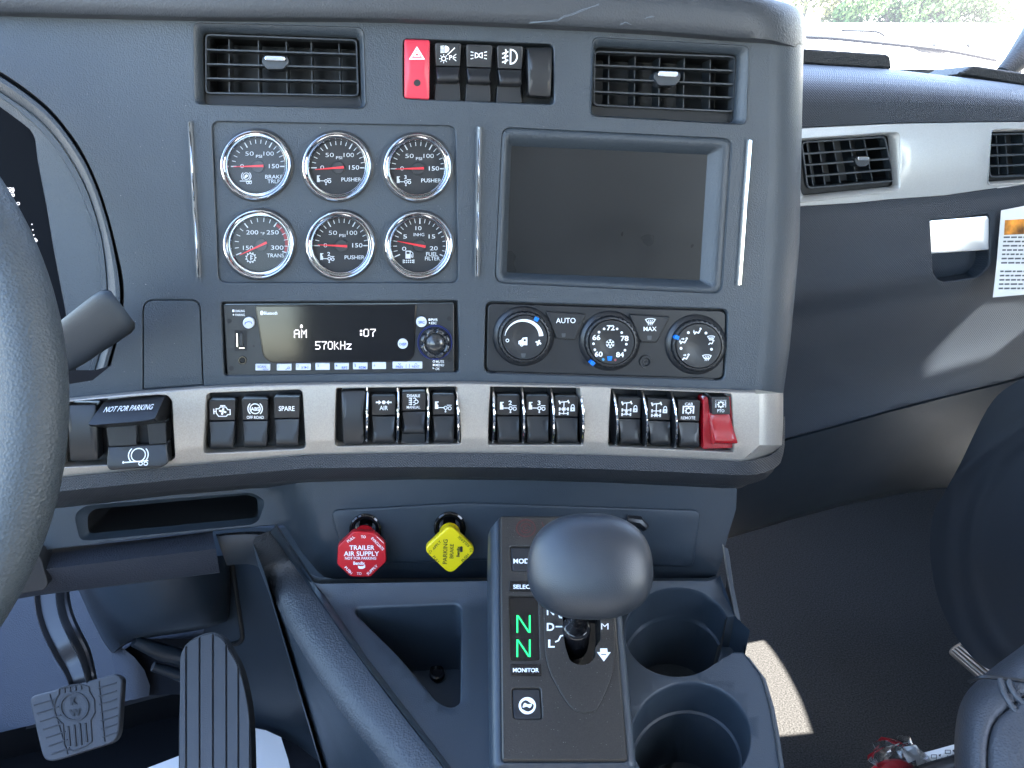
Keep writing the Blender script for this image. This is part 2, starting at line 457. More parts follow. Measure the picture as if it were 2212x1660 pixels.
rows = [[p-D.n*.02 for p in PB], [p-D.n*.002 for p in PB], [p.lerp(c, .06)+D.n*.0006 for p, c in zip(PB, PC)], [p.lerp(c, .5)+D.n*.0008 for p, c in zip(PB, PC)], PC]
for k in range(1, 7):
    a = math.pi/2*k/6; rows.append([c+(t-c).dot(D.V)*math.sin(a)*D.V+((t-c)-(t-c).dot(D.V)*D.V)*(1-math.cos(a)) for c, t in zip(PC, PT)])
rows.append([p+Vector((0, .80, -.03)) for p in PT]); m.loft(rows, closed=False)
m.build('hood_pad', mat('hood_vinyl', (.030, .035, .042), .5, bump=(700, .5, 1), vary=.1), dash, sharp=60)

# ------------------------------------------------------------------ silver switch strip
bound = [(-60, 1010), (128, 994), (377, 966), (661, 949), (896, 941), (1100, 940), (1264, 944), (1450, 951), (1589, 960), (1640, 962)]
cham = [(-60, 1056), (0, 1049), (128, 1032), (377, 1009), (661, 984), (896, 979), (1100, 980), (1305, 984), (1450, 990), (1602, 997)]
W_A = rp([(139, 867), (341, 852), (363, 853), (373, 866), (380, 990), (366, 1000), (128, 1013)], [4, 4, 6, 4, 8, 8, 4])
W_B = rp([(444, 848), (655, 840), (663, 972), (437, 983)], 13)
W_C = rp([(724, 837), (990, 834), (998, 962), (721, 967)], [8, 8, 9, 12])
W_D = rp([(1057, 834), (1255, 837), (1262, 964), (1053, 964)], 6)
W_E = rp([(1318, 838), (1582, 849), (1588, 980), (1312, 967)], 7)
wins = [W_A, W_B, W_C, W_D, W_E]
SW = .010
def strip_w(x, y):
    yb = interp(bound, x)
    return SW if y <= yb else SW-(y-yb)*.00016
Fs = D.lift_fn(strip_w)
strip_in = [(p[0], p[1]+8) for p in strip_top]
so_ = [(x, y) for x, y in strip_in] + [(1640, 846+6)] + [(1640, 962), (1602, 997)] + cham[::-1][1:]
m = M(); sheet(m, lambda x, y: Fs(x, y), so_, wins, lines=[bound[:-1]])
for w in wins: lip(m, Fs, w, 2.2, .0012, .016)
# bright rounded upper edge
top = [(x, y, 0) for x, y in strip_top]
rl = []
for k in range(6):
    a = math.pi/2*k/5
    rl.append([(x, y+8*(1-math.cos(a)) if k < 5 else y+8, SW*math.sin(a)) for x, y in strip_top])
rings = [[D.px(*p) for p in resample([(a, b, c*1000) for a, b, c in r], 60)] if False else [D.px(p[0], p[1], p[2]) for p in r] for r in rl]
m.loft(rings, closed=False)
# wrapped end
Bc = [(1640, 850), (1640, 905), (1640, 962), (1602, 997)]; Ec = [(1691, 846), (1691, 905), (1686, 966), (1640, 994)]
Bc = [(1636, 851), (1640, 880), (1640, 920), (1640, 962), (1622, 980), (1602, 997)]; Ec = [(1692, 850), (1692, 880), (1692, 920), (1689, 962), (1668, 980), (1640, 992)]
rows = []
for k in range(9):
    a = math.pi/2*k/8; rows.append([])
    for (bx, by), (ex, ey) in zip(Bc, Ec):
        w0 = strip_w(min(bx, 1639), by)
        rows[-1].append(D.px(bx+(ex-bx)*math.sin(a), by+(ey-by)*math.sin(a), w0-.028*(1-math.cos(a))))
rows.append([p-D.n*.25 for p in rows[-1]])
m.loft(rows, closed=False)
m.build('silver_strip', silver, dash, sharp=24)
# knurled band under the strip
m = M()
r0 = [(x, y, .0065) for x, y in cham]+[(1625, 995, .004), (1660, 987, -.004), (1683, 972, -.014), (1692, 950, -.022), (1693, 900, -.028)]
r1 = [(-60, 1086, .008), (0, 1078, .008), (128, 1062, .008), (377, 1037, .008), (661, 1012, .008), (896, 1009, .008), (1100, 1010, .008), (1305, 1014, .008), (1480, 1021, .008), (1602, 1027, .006), (1640, 1025, .002), (1668, 1016, -.006), (1688, 999, -.016), (1695, 965, -.026), (1696, 900, -.032)]
r2 = [(-60, 1104, -.004), (0, 1098, -.004), (128, 1083, -.004), (377, 1058, -.004), (661, 1036, -.004), (896, 1030, -.004), (1100, 1031, -.004), (1305, 1036, -.004), (1480, 1044, -.004), (1590, 1050, -.006), (1625, 1046, -.012), (1655, 1034, -.02), (1676, 1012, -.028), (1688, 975, -.034), (1690, 900, -.04)]
r3 = [(-60, 1125, -.05), (0, 1115, -.05), (128, 1098, -.05), (377, 1070, -.05), (661, 1046, -.05), (896, 1040, -.05), (1100, 1041, -.05), (1305, 1047, -.05), (1480, 1055, -.05), (1580, 1060, -.05), (1600, 1055, -.06), (1625, 1040, -.07), (1650, 1015, -.08), (1670, 975, -.09), (1680, 900, -.1)]
rails(m, D.px, [r0, r1, r2, r3], 90)
m.build('knurled_band', knurl_m, dash, sharp=28)

# gauge plate floor details are in the gauges; screen surround
def pw(q, off): return inset(rp(q, 22), off)
m = M()
sc_in = rp([(1109, 316), (1535, 335), (1518, 607), (1099, 590)], 3)
oo = rp(SC, 22, 6)
def morph(t):
    qq = [(a[0]+(b[0]-a[0])*t, a[1]+(b[1]-a[1])*t) for a, b in zip(SC, [(1109, 316), (1535, 335), (1518, 607), (1099, 590)])]
    return rp(qq, 22*(1-t)+3*t, 6)
prof = [(0, 0), (.02, -.0012), (.05, -.0016), (.07, -.0012), (.16, -.001), (.26, -.0005), (.42, -.0010), (.60, -.003), (.82, -.006), (1.0, -.0095)]
m.loft([[F0(x, y, w) for x, y in morph(t)] for t, w in prof])
m.build('screen_surround', plastic, dash, sharp=50)
scr = M(); sheet(scr, lambda x, y: F0(x, y, -.0088), inset(morph(1.0), -2))
scr.build('display_screen', screen_m, dash, smooth=False)

# ------------------------------------------------------------------ chrome trim strips
for (x0, y0, x1, y1), lb in (((410, 262, 430, 600), 'chrome trim bar left of the six round gauges'), ((1035, 273, 1030, 598), 'chrome trim bar between the gauges and the dark screen'),
                             ((1619, 302, 1596, 617), 'chrome trim bar at the passenger side of the dark screen')):
    m = M(); q = [(x0-6.5, y0), (x0+6.5, y0), (x1+6.5, y1), (x1-6.5, y1)]
    F = D.lift(0); rings = []
    for t, w, sh in ((0, -.001, 0), (0, .0012, 0), (.25, .0035, 1.5), (.5, .0048, 2.5), (.75, .0035, 1.5), (1, .0012, 0), (1, -.001, 0)):
        rings.append([F(x0+(x1-x0)*s-6.5+13*t, y0+(y1-y0)*s+(sh if s < .5 else -sh), w) for s in [i/24 for i in range(25)]])
    m.loft(rings, closed=False)
    m.face([k*25 for k in range(7)]); m.face([k*25+24 for k in range(7)])
    o = m.build('chrome_trim_bar', chrome, None, loc=F((x0+x1)/2, (y0+y1)/2, 0), sharp=60); tag(o, lb, 'trim bar', 'upright chrome trim bars on the dashboard')

# ------------------------------------------------------------------ air vents
slat_m = mat('vent_slat_plastic', (.024, .029, .035), .42, bump=(2000, .2))
def make_vent(pl, w0, out, inn, lou, label, tabc, tabsize, rows=4, vanes=(0.13, .32, .51, .68, .87), shell=None, group='air vents in the dashboards', slatm=None, r=16, dep=.010, tabang=2):
    F = pl.lift(w0); cx = sum(p[0] for p in lou)/4; cy = sum(p[1] for p in lou)/4
    t = thing('air_vent', label, 'air vent', F(cx, cy, -.03), group); shell = shell or plastic; slatm = slatm or slat_m
    O = rp(out, r, 5); I = rp(inn, r*.8, 5); Lq = rp(lou, 9, 5)
    m = M(); lerp = lambda A, B, k: [(a[0]+(b[0]-a[0])*k, a[1]+(b[1]-a[1])*k) for a, b in zip(A, B)]
    m.loft([[F(x, y, w) for x, y in lerp(O, I, k)] for k, w in ((-.06, .0), (0.05, .0011), (.25, .0006), (.55, -.0012), (.85, -.0035), (1, -.006), (1.02, -.008))])
    m.build('bezel', shell, t, sharp=50)
    m = M(); m.loft([[F(x, y, -.007) for x, y in I], [F(x, y, -.0105) for x, y in inset(I, 1)], [F(x, y, -dep-.002) for x, y in inset(Lq, -3)], [F(x, y, -dep-.04) for x, y in inset(Lq, 1)]])
    sheet(m, lambda x, y: F(x, y, -dep-.0395), inset(Lq, 1)); m.build('duct', black_m, t, sharp=50)
    m = M(); g = F
    Lo = inset(Lq, -3.2); Li = inset(Lq, 1.6)
    m.loft([[F(x, y, -dep-.006) for x, y in Lo], [F(x, y, -dep+.0002) for x, y in Lo], [F(x, y, -dep+.001) for x, y in inset(Lo, 1)], [F(x, y, -dep+.001) for x, y in inset(Li, -1)], [F(x, y, -dep) for x, y in Li], [F(x, y, -dep-.010) for x, y in Li]])
    m.build('louvre_frame', slatm, t, sharp=50)
    for k in range(1, rows):
        m = M(); a = Vector(qd(lou, 0.004, k/rows)); b = Vector(qd(lou, .996, k/rows))
        secs = []
        for (dy, w) in ((-1.6, -dep+.0006), (1.6, -dep+.0006), (2.6, -dep-.002), (1.6, -dep-.012), (-1.0, -dep-.012), (-2.6, -dep-.002)):
            secs.append([F(a.x, a.y+dy, w), F(b.x, b.y+dy, w)])
        m.loft([[s_[0] for s_ in secs], [s_[1] for s_ in secs]], cap0=True, cap1=True); m.build('slat', slatm, t, sharp=50)
    for s_ in vanes:
        m = M(); a = Vector(qd(lou, s_, .01)); b = Vector(qd(lou, s_, .99))
        secs = [[F(a.x+dx, a.y, w), F(b.x+dx, b.y, w)] for dx, w in ((-1.3, -dep-.0125), (1.3, -dep-.0125), (1.3, -dep-.030), (-1.3, -dep-.030))]
        m.loft([[q[0] for q in secs], [q[1] for q in secs]], cap0=True, cap1=True); m.build('vane', slatm, t, sharp=50)
    x, y = tabc; hw, hh = tabsize
    m = M(); q = [(x-hw*1.25, y-hh*.6), (x+hw*1.25, y-hh*.6), (x+hw*1.3, y+hh*1.4), (x+hw*.8, y+hh*3.6), (x-hw*.8, y+hh*3.6), (x-hw*1.3, y+hh*1.4)]
    slab(m, F, rp(q, 5), -dep-.010, -dep+.003, 2, .0012); tb = m.build('tab', slatm, t)
    m = M(); c_, s_ = math.cos(R(tabang)), math.sin(R(tabang))
    qq = [(x+a*c_-b*s_, y+a*s_+b*c_) for a, b in rp([(-hw, -hh), (hw, -hh), (hw, hh), (-hw, hh)], hh*.95, 5)]
    slab(m, F, qq, -dep+.002, -dep+.0055, 2.5, .0014); m.build('chrome_insert', chrome, tb)
    return t
make_vent(D, 0, **VENT_L, label='wide four-row air vent above the round gauges', tabc=(592, 124), tabsize=(23, 6.5), vanes=(.13, .33, .52, .69, .88))
make_vent(D, 0, **VENT_R, label='wide four-row air vent above the dark screen', tabc=(1448, 158), tabsize=(23, 7), vanes=(.13, .32, .5, .68, .87))

# ------------------------------------------------------------------ round gauges
def axle_icon(m, F, x, y, k, num=None, dw=.0004):
    """cab outline, frame line and three wheels"""
    L = lambda p, w: line(m, F, [(x+a*k, y+b*k) for a, b in p], w*k, dw)
    fill(m, F, [(x+a*k, y+b*k) for a, b in ((-15, -9), (-8, -9), (-8, -7), (-10.5, -7), (-10.5, -3), (-8.5, -2), (-8.5, 6), (-15, 6))], dw)
    L([(-8.5, 3.2), (2, 3.2)], 1.6); L([(8, -1.5), (17, -1.5)], 1.6)
    for cx, cy in ((5.5, 3.6), (13.5, 4.6)):
        line(m, F, ell(x+cx*k, y+cy*k, 3.1*k, n=14), 1.7*k, dw, closed=True)
    L([(5.5, 7), (5.5, 11)], 1.8); fill(m, F, [(x+a*k, y+b*k) for a, b in ((3, 11), (8, 11), (5.5, 13.6))], dw)
    if num: text(m, F, num, x+4.5*k, y-7.5*k, 9*k, dw, sx=1.1, bold=.02)
def brake_trailer_icon(m, F, x, y, k, dw=.0004, foot=True):
    line(m, F, ell(x, y-3*k, 7*k, n=20), 1.5*k, dw, closed=True)
    for s in (-1, 1): line(m, F, ell(x, y-3*k, 10.3*k, n=10, a0=90-90*s-48, a1=90-90*s+48), 1.6*k, dw)
    if foot: fill(m, F, [(x+a*k, y+b*k) for a, b in ((-4.5, 0), (-3, -5), (0, -7), (4.5, -5), (4, -2), (1, -1), (0, 1), (-3, 1.5))], dw)
    line(m, F, [(x-14*k, y+7.5*k), (x+12*k, y+7.5*k)], 1.6*k, dw)
    for cx in (3, 9): line(m, F, ell(x+cx*k, y+11*k, 2.6*k, n=12), 1.3*k, dw, closed=True)
def gear_icon(m, F, x, y, r, dw=.0004, teeth=11, w=1.5):
    line(m, F, ell(x, y, r, n=22), w, dw, closed=True)
    for i in range(teeth):
        a = 2*math.pi*i/teeth; line(m, F, [(x+r*math.cos(a), y+r*math.sin(a)), (x+(r+3)*math.cos(a), y+(r+3)*math.sin(a))], w*1.7, dw)
GDEP = -.0062
def make_gauge(cx, cy, rx, ry, dcx, dcy, scale_k, label, draw, needle):
    F = D.lift(-.003); t = thing('round_gauge', label, 'gauge', F(cx, cy, -.02), 'round chrome gauges in the dashboard')
    m = M(); s_ = ry/rx
    lathe(m, F, cx, cy, [(rx*1.03, -.0005), (rx*1.03, .0012), (rx*1.0, .0014)], 64, s_); m.build('outer_rim', plastic_sm, t)
    m = M(); lathe(m, F, cx, cy, [(rx*1.0, .0), (rx*1.0, .0022), (rx*.99, .0040), (rx*.975, .0052), (rx*.955, .0060), (rx*.935, .0063), (rx*.915, .0060), (rx*.89, .0049), (rx*.865, .0031), (rx*.845, .0016), (rx*.83, .0012), (rx*.82, .0022), (rx*.81, .0028), (rx*.80, .0026), (rx*.785, .0018), (rx*.775, .0006), (rx*.770, -.0032)], 72, s_)
    m.build('chrome_bezel', chrome, t, sharp=50)
    Fd = D.lift(-.003-.0032)
    m = M(); sheet(m, lambda x, y: Fd(x, y), ell(dcx, dcy, rx*.80, ry*.80, 48)); d = m.build('dial', dial_m, t, smooth=False)
    m = M(); mb = M(); draw(m, mb, Fd, dcx, dcy); m.build('dial_markings', inkgrey, d, smooth=False)
    if mb.v: mb.build('red_zone', redband, d, smooth=False)
    m = M(); lathe(m, Fd, dcx, dcy, [(14, 0), (14, .0012), (12.5, .0016), (.01, .0016)], 28); m.build('needle_hub', mat_hub, t)
    (tx, ty), (hx, hy) = needle
    a = Vector((dcx+tx, dcy+ty)); b = Vector((dcx+hx, dcy+hy)); e = (b-a).normalized(); nn = Vector((-e.y, e.x))
    m = M(); slab(m, Fd, [tuple(a-nn*.7), tuple(b-nn*2.6), tuple(b+nn*2.6), tuple(a+nn*.7)], .0018, .0026, .3, .0002, 1); m.build('needle', needle_m, t)
    m = M(); sheet(m, lambda x, y: F(x, y, -.0002), ell(cx, cy, rx*.776, ry*.776, 48)); m.build('glass', lens, t, smooth=False)
    return t
mat_hub = mat('needle_hub_plastic', (.022, .022, .023), .45)
def ticks(m, F, x, y, a0, a1, nmin, majors, r1=60*.72, r2m=52, r2=50):
    for i in range(nmin+1):
        a = R(a0+(a1-a0)*i/nmin); mj = i in majors
        ro, ri, w = (59, 47, 2.3) if mj else (58, 49.5, 1.4)
        line(m, F, [(x+ri*math.cos(a), y-ri*math.sin(a)), (x+ro*math.cos(a), y-ro*math.sin(a))], w, .0003)
def psi(num=None, name=('PUSHER',)):
    def draw(m, mb, F, x, y):
        ticks(m, F, x, y, 180, 0, 15, (0, 5, 10, 15))
        text(m, F, '50', x-19, y-28, 9.5, .0003, w=18, bold=-.01); text(m, F, '100', x+22.5, y-28, 9.5, .0003, w=22, bold=-.01)
        text(m, F, 'PSI', x+1.5, y-22, 6.5, .0003, w=13); text(m, F, '0', x-35, y-1, 9, .0003, w=8); text(m, F, '150', x+34, y-1, 9.5, .0003, w=22)
        if len(name) == 1: text(m, F, name[0], x+28, y+25, 8.5, .0003, w=43, bold=.004); axle_icon(m, F, x-32, y+25, .95, num, .0003)
        else:
            text(m, F, name[0], x+34, y+22, 8.5, .0003, w=38, bold=.004); text(m, F, name[1], x+34, y+32, 8.5, .0003, w=28, bold=.004)
            brake_trailer_icon(m, F, x-26, y+24, 1.0, .0003)
    return draw
def trans(m, mb, F, x, y):
    ticks(m, F, x, y, 202, -18, 15, (0, 5, 10, 15))
    p = ell(x, y, 54, n=14, a0=-53, a1=17)
    line(mb, F, p, 6, .0002)
    text(m, F, '200', x-20, y-27, 9.5, .0003, w=26); text(m, F, '250', x+24, y-27, 9.5, .0003, w=26); text(m, F, '\u00b0F', x+2.5, y-24, 6.5, .0003, w=9)
    text(m, F, '150', x-29, y+6.5, 9.5, .0003, w=22); text(m, F, '300', x+34, y+6, 9.5, .0003, w=27); text(m, F, 'TRANS', x+30, y+23, 8.5, .0003, w=37, bold=.004)
    gear_icon(m, F, x-23, y+28, 9); line(m, F, [(x-23, y+22), (x-23, y+34)], 2, .0003)
    for d in (22, 26, 30): line(m, F, [(x-23, y+d), (x-18.5, y+d)], 1.2, .0003)
def fuel(m, mb, F, x, y):
    ticks(m, F, x, y, 204, -24, 20, (0, 5, 10, 15, 20))
    for s, dx, dy, w in (('10', -3, -38, 13), ('5', -32, -20, 8), ('15', 26, -20, 14), ('0', -34, 6.5, 9), ('20', 30, 5.5, 17)): text(m, F, s, x+dx, y+dy, 9, .0003, w=w)
    text(m, F, 'INHG', x-2, y-24, 7, .0003, w=23); text(m, F, 'FUEL', x+26, y+18, 8.5, .0003, w=25, bold=.004); text(m, F, 'FILTER', x+27, y+27.5, 8.5, .0003, w=32, bold=.004)
    X, Y = x-24, y+19
    fill(m, F, [(X-7, Y-8), (X+4, Y-8), (X+4, Y+9), (X-7, Y+9)], .0003, holes=[[(X-5, Y-6), (X+2, Y-6), (X+2, Y-1), (X-5, Y-1)]])
    line(m, F, [(X+4, Y-7), (X+9, Y-3), (X+9, Y+6), (X+6, Y+6), (X+6, Y)], 1.3, .0003)
    line(m, F, [(X-12, Y+11), (X-12, Y+19)], 1.6, .0003); line(m, F, [(X+11, Y+11), (X+11, Y+19)], 1.6, .0003)
    for i in range(5):
        for j in range(2): fill(m, F, ell(X-9+i*4.3, Y+13+j*4, 1.5, n=8), .0003)
make_gauge(554, 357, 78, 77, 558, 360, 1, 'round chrome gauge marked BRAKE TRLR, first of the upper row', psi(None, ('BRAKE', 'TRLR')), ((-53, 1), (12, -1)))
make_gauge(728, 360, 76.5, 76, 731, 363, 1, 'round chrome PUSHER gauge without a number, middle of the upper row', psi(), ((-50, 4), (12, -1)))
make_gauge(901, 362, 75, 74.5, 903.5, 365, 1, 'round chrome PUSHER gauge marked with a three, end of the upper row', psi('3'), ((-50, 1), (12, -1)))
make_gauge(560.5, 527.5, 78.5, 76, 565, 529, 1, 'round chrome TRANS temperature gauge with a red zone', trans, ((-46, 22), (12, -5)))
make_gauge(735.5, 529.5, 76, 75, 738, 531, 1, 'round chrome PUSHER gauge marked with a two, middle of the lower row', psi('2'), ((-51, -2), (12, 1)))
make_gauge(904, 530, 75, 74, 907, 531, 1, 'round chrome FUEL FILTER gauge with its needle above zero', fuel, ((-49, -10), (12, 2)))
# =================================================================== switches
def box_wall(q_px, F, w0, w1, name, mm, t, b=1.2):
    m = M(); slab(m, F, q_px, w0, w1, b, .0006); return m.build(name, mm, t)
def make_rocker(F, q, split, label, icon=None, group='black rocker switches on the dashboard', r=6, wt=.0035, wm=.0005, wb=.0034, liplen=.10, plain=False, ic=None, icw=None, drop=None):
    """q: top-left, top-right, bottom-right, bottom-left; split: y of the joint"""
    cx, cy = qd(q, .5, .5); t = thing('rocker_switch', label, 'switch', F(cx, cy, -.012), group)
    y0 = (q[0][1]+q[1][1])/2; y1 = (q[2][1]+q[3][1])/2; ts = (split-y0)/(y1-y0)
    def wf(x, y):
        s = (y-y0)/(y1-y0)
        if s < ts: return wt+(wm-wt)*s/ts
        if s < 1-liplen: return wm+(wb-wm)*sm(ts, 1-liplen, s)
        return wb-(.0042)*((s-(1-liplen))/liplen)**2
    if plain:
        def wf(x, y):
            s = (y-y0)/(y1-y0); return .0035+.004*math.sin(min(1, max(0, s))*math.pi)**.8
        m = M(); slab(m, F, rp(q, 7, 5), -.012, 0, 2, .001, fn=wf, step=7); m.build('rocker', rocker_m, t, sharp=60)
    else:
        up = [q[0], q[1], qd(q, 1, ts-.008), qd(q, 0, ts-.008)]; lo = [qd(q, 0, ts+.012), qd(q, 1, ts+.012), q[2], q[3]]
        m = M(); slab(m, F, rp(up, [r, r, 1, 1]), -.012, 0, 1.2, .0006, fn=wf, step=9); pl_ = m.build('label_plate', rocker_m, t, sharp=50)
        m = M(); slab(m, F, rp(lo, [1, 1, r, r]), -.012, 0, 1.3, .0008, fn=wf, step=7); m.build('rocker', rocker_m, t, sharp=60)
        if drop:
            (a, b), yb = drop; m = M()
            slab(m, F, rp([(a, q[2][1]-4), (b, q[2][1]-4), (b+2, yb), (a-2, yb)], 4), -.014, -.004, 1.5, .0008); m.build('rocker_skirt', rocker_m, t)
        if icon:
            m = M(); G = lambda x, y, dw=0: F(x, y, wf(x, y)+.0001+dw); icon(m, G, ic[0], ic[1]); m.build('symbol', ink, pl_, smooth=False)
    return t
def guard(F, x0, y0, x1, y1, label, bulge=5):
    t = thing('switch_guard', label, 'switch guard', F((x0+x1)/2, (y0+y1)/2, -.01), 'thin bright edged dividers between the switches')
    m = M(); N = 20; L_ = []; R_ = []
    pr = [.001+.0105*math.sin(math.pi*min(1, max(0, i/(N-1))))**.6 for i in range(N)]
    A = [(x0+(x1-x0)*i/(N-1), y0+(y1-y0)*i/(N-1)) for i in range(N)]
    rings = []
    for (dx, dw, base) in ((-2.2, 0, 1), (-1.9, 0, 0), (1.9, 0, 0), (2.2, 0, 1)):
        rings.append([F(x+dx, y, -.012 if base else w-.0012) for (x, y), w in zip(A, pr)])
    m.loft(rings, closed=False); m.build('blade', plastic_sm, t)
    m = M(); tube(m, [F(x, y, w-.0009) for (x, y), w in zip(A, pr)], .00095, 8); m.build('bright_edge', chrome, t)
    return t
def tray(name, poly, F, depth=.017):
    m = M(); sheet(m, lambda x, y: F(x, y, -depth), inset(poly, 1.5)); return m.build(name, black_m, dash, smooth=False)
# ---- symbols
def T_(s, h, w=None, dy=0, b=.012):
    return lambda m, F, x, y: text(m, F, s, x, y+dy, h, w=w, bold=b)
def i_engine(m, F, x, y):
    line(m, F, [(x-13, y+4), (x-13, y-6), (x-7, y-6), (x-4, y-10), (x+8, y-10), (x+12, y-4), (x+17, y-4), (x+17, y+7), (x+12, y+7), (x+8, y+11), (x-8, y+11), (x-12, y+5)], 2.2, closed=True)
    line(m, F, [(x-4, y-13), (x+7, y-13)], 2.4); line(m, F, [(x+1, y-13), (x+1, y-10)], 2); line(m, F, [(x-18, y-6), (x-18, y+6)], 2.4); line(m, F, [(x-18, y), (x-13, y)], 2)
    for a in range(4):
        c, s = math.cos(R(a*90+20)), math.sin(R(a*90+20))
        fill(m, F, [(x+1+p*c-q*s, y+p*s+q*c) for p, q in ((0, 0), (3, -3), (8, -2.5), (8, 1), (4, 2))])
def i_abs(m, F, x, y):
    line(m, F, ell(x, y-4, 11, n=24), 2.2, closed=True)
    for s in (-1, 1): line(m, F, ell(x, y-4, 15.5, n=12, a0=90-90*s-48, a1=90-90*s+48), 2.4)
    text(m, F, 'ABS', x, y-4, 8, w=19, bold=.03); text(m, F, 'OFF ROAD', x, y+15, 7, w=37, bold=.012)
def i_air(m, F, x, y):
    fill(m, F, ell(x, y-6, 4.2, n=16))
    for s in (-1, 1):
        line(m, F, [(x+s*17, y-6), (x+s*10, y-6)], 3.4); fill(m, F, [(x+s*11, y-11), (x+s*5, y-6), (x+s*11, y-1)])
    text(m, F, 'AIR', x, y+6, 10, w=18, bold=.01)
def i_disable(m, F, x, y):
    text(m, F, 'DISABLE', x, y-13, 6.5, w=28, bold=.012); text(m, F, 'MANUAL', x, y+13, 6.5, w=29, bold=.012)
    for k in range(4): line(m, F, [(x-10, y-7+k*4.6), (x-3, y-7+k*4.6)], 1.8)
    for cx, cy, r in ((2, -4, 3.4), (6, 1, 4), (1, 5, 3)): line(m, F, ell(x+cx, y+cy, r, n=12, a0=-140, a1=120), 1.6)
    line(m, F, [(x-5, y-8), (x-5, y+9)], 1.5)
def i_push(num=None): return lambda m, F, x, y: axle_icon(m, F, x, y, 1.12, num)
def i_lock(var):
    def f(m, F, x, y):
        X = x-5
        line(m, F, [(X-9, y-13), (X-5, y-17), (X+5, y-13)], .1)
        line(m, F, [(X-10, y-12), (X+10, y-14)], 2); line(m, F, [(X-11, y-16), (X-8, y-8)], 3); line(m, F, [(X+8, y-17), (X+11, y-10)], 3)
        line(m, F, [(X, y-13), (X, y+15)], 2); line(m, F, [(X-9, y+3), (X+9, y+3)], 2); line(m, F, [(X-9, y+13), (X+9, y+13)], 2)
        for yy in (3, 13):
            for s in (-1, 1): line(m, F, [(X+s*9, y+yy-3.6), (X+s*9, y+yy+3.6)], 3.4)
        cy = y+(8 if var == 1 else (3 if var == 2 else 13)); line(m, F, [(X-3.5, cy-3.5), (X+3.5, cy+3.5)], 1.8); line(m, F, [(X-3.5, cy+3.5), (X+3.5, cy-3.5)], 1.8)
        fill(m, F, box(x+9, y-1, x+19, y+8, 1), holes=[ell(x+14, y+3.5, 1.4, n=8)]); line(m, F, ell(x+14, y-1.5, 3.4, 5.5, n=10, a0=180, a1=360), 2)
    return f
def i_pto(m, F, x, y, top=None, bot='PTO', k=1.0):
    if top: text(m, F, top, x, y-16, 6.5, w=17, bold=.012); y0 = y-2
    else: y0 = y-6*k
    line(m, F, [(x-11*k, y0+8*k), (x-11*k, y0-8*k), (x+11*k, y0-8*k), (x+11*k, y0+8*k)], 3.2*k); gear_icon(m, F, x, y0+1, 5*k, teeth=8, w=2*k)
    text(m, F, bot, x, y+15 if top else y+9*k, 6.5, w=31 if top else 15, bold=.012)
def i_cab(m, F, x, y): i_pto(m, F, x, y, 'CAB', 'REMOTE')
def i_light(m, F, x, y):
    fill(m, F, [(x-7, y-20)]+ell(x-6, y-13, 9, 7.5, 10, -90, 90)+[(x-7, y-5)]); 
    for k in range(6): line(m, F, [(x-16, y-19+k*2.7), (x-8.5, y-20+k*2.7)], 1.4)
    line(m, F, [(x-1, y-1), (x+15, y-16)], 2.2); line(m, F, ell(x-9, y+7, 4.6, n=14), 1.8, closed=True)
    for k in range(8):
        a = R(k*45); line(m, F, [(x-9+6.6*math.cos(a), y+7+6.6*math.sin(a)), (x-9+9.6*math.cos(a), y+7+9.6*math.sin(a))], 1.5)
    text(m, F, 'P', x+6, y+4.5, 10, w=6.5, bold=.02)
    for a in (-28, 0, 28): line(m, F, [(x+11, y+4.5+a*.05), (x+18, y+4.5+a*.26)], 1.6)
def dshape(m, F, x, y, s, k, w=2): line(m, F, [(x, y-5*k)]+ell(x, y, s*7*k, 5*k, 9, -70, 70)+[(x, y+5*k)], w, closed=True)
def i_marker(m, F, x, y):
    dshape(m, F, x-7, y, 1, 1.0); dshape(m, F, x+8, y, -1, 1.0)
    for k in (-1, 0, 1): line(m, F, [(x-11, y+k*6), (x-17, y+k*7.5)], 2); line(m, F, [(x+12, y+k*6), (x+18, y+k*7.5)], 2)
def i_fog(m, F, x, y):
    line(m, F, [(x+2, y-15)]+ell(x+2, y, 14, 15, 12, -80, 80)+[(x+2, y+15)], 3.2, closed=True)
    for k in (-1, 0, 1): line(m, F, [(x-16, y+k*9+3), (x-3, y+k*9-2)], 3)
    line(m, F, [(x-9, y-16), (x-7, y-8), (x-11, y), (x-7, y+8), (x-10, y+15)], 2.6)
FB = D.lift(-.0045)
tray('switch_tray', rp(HAZ, 14), FB, .014)
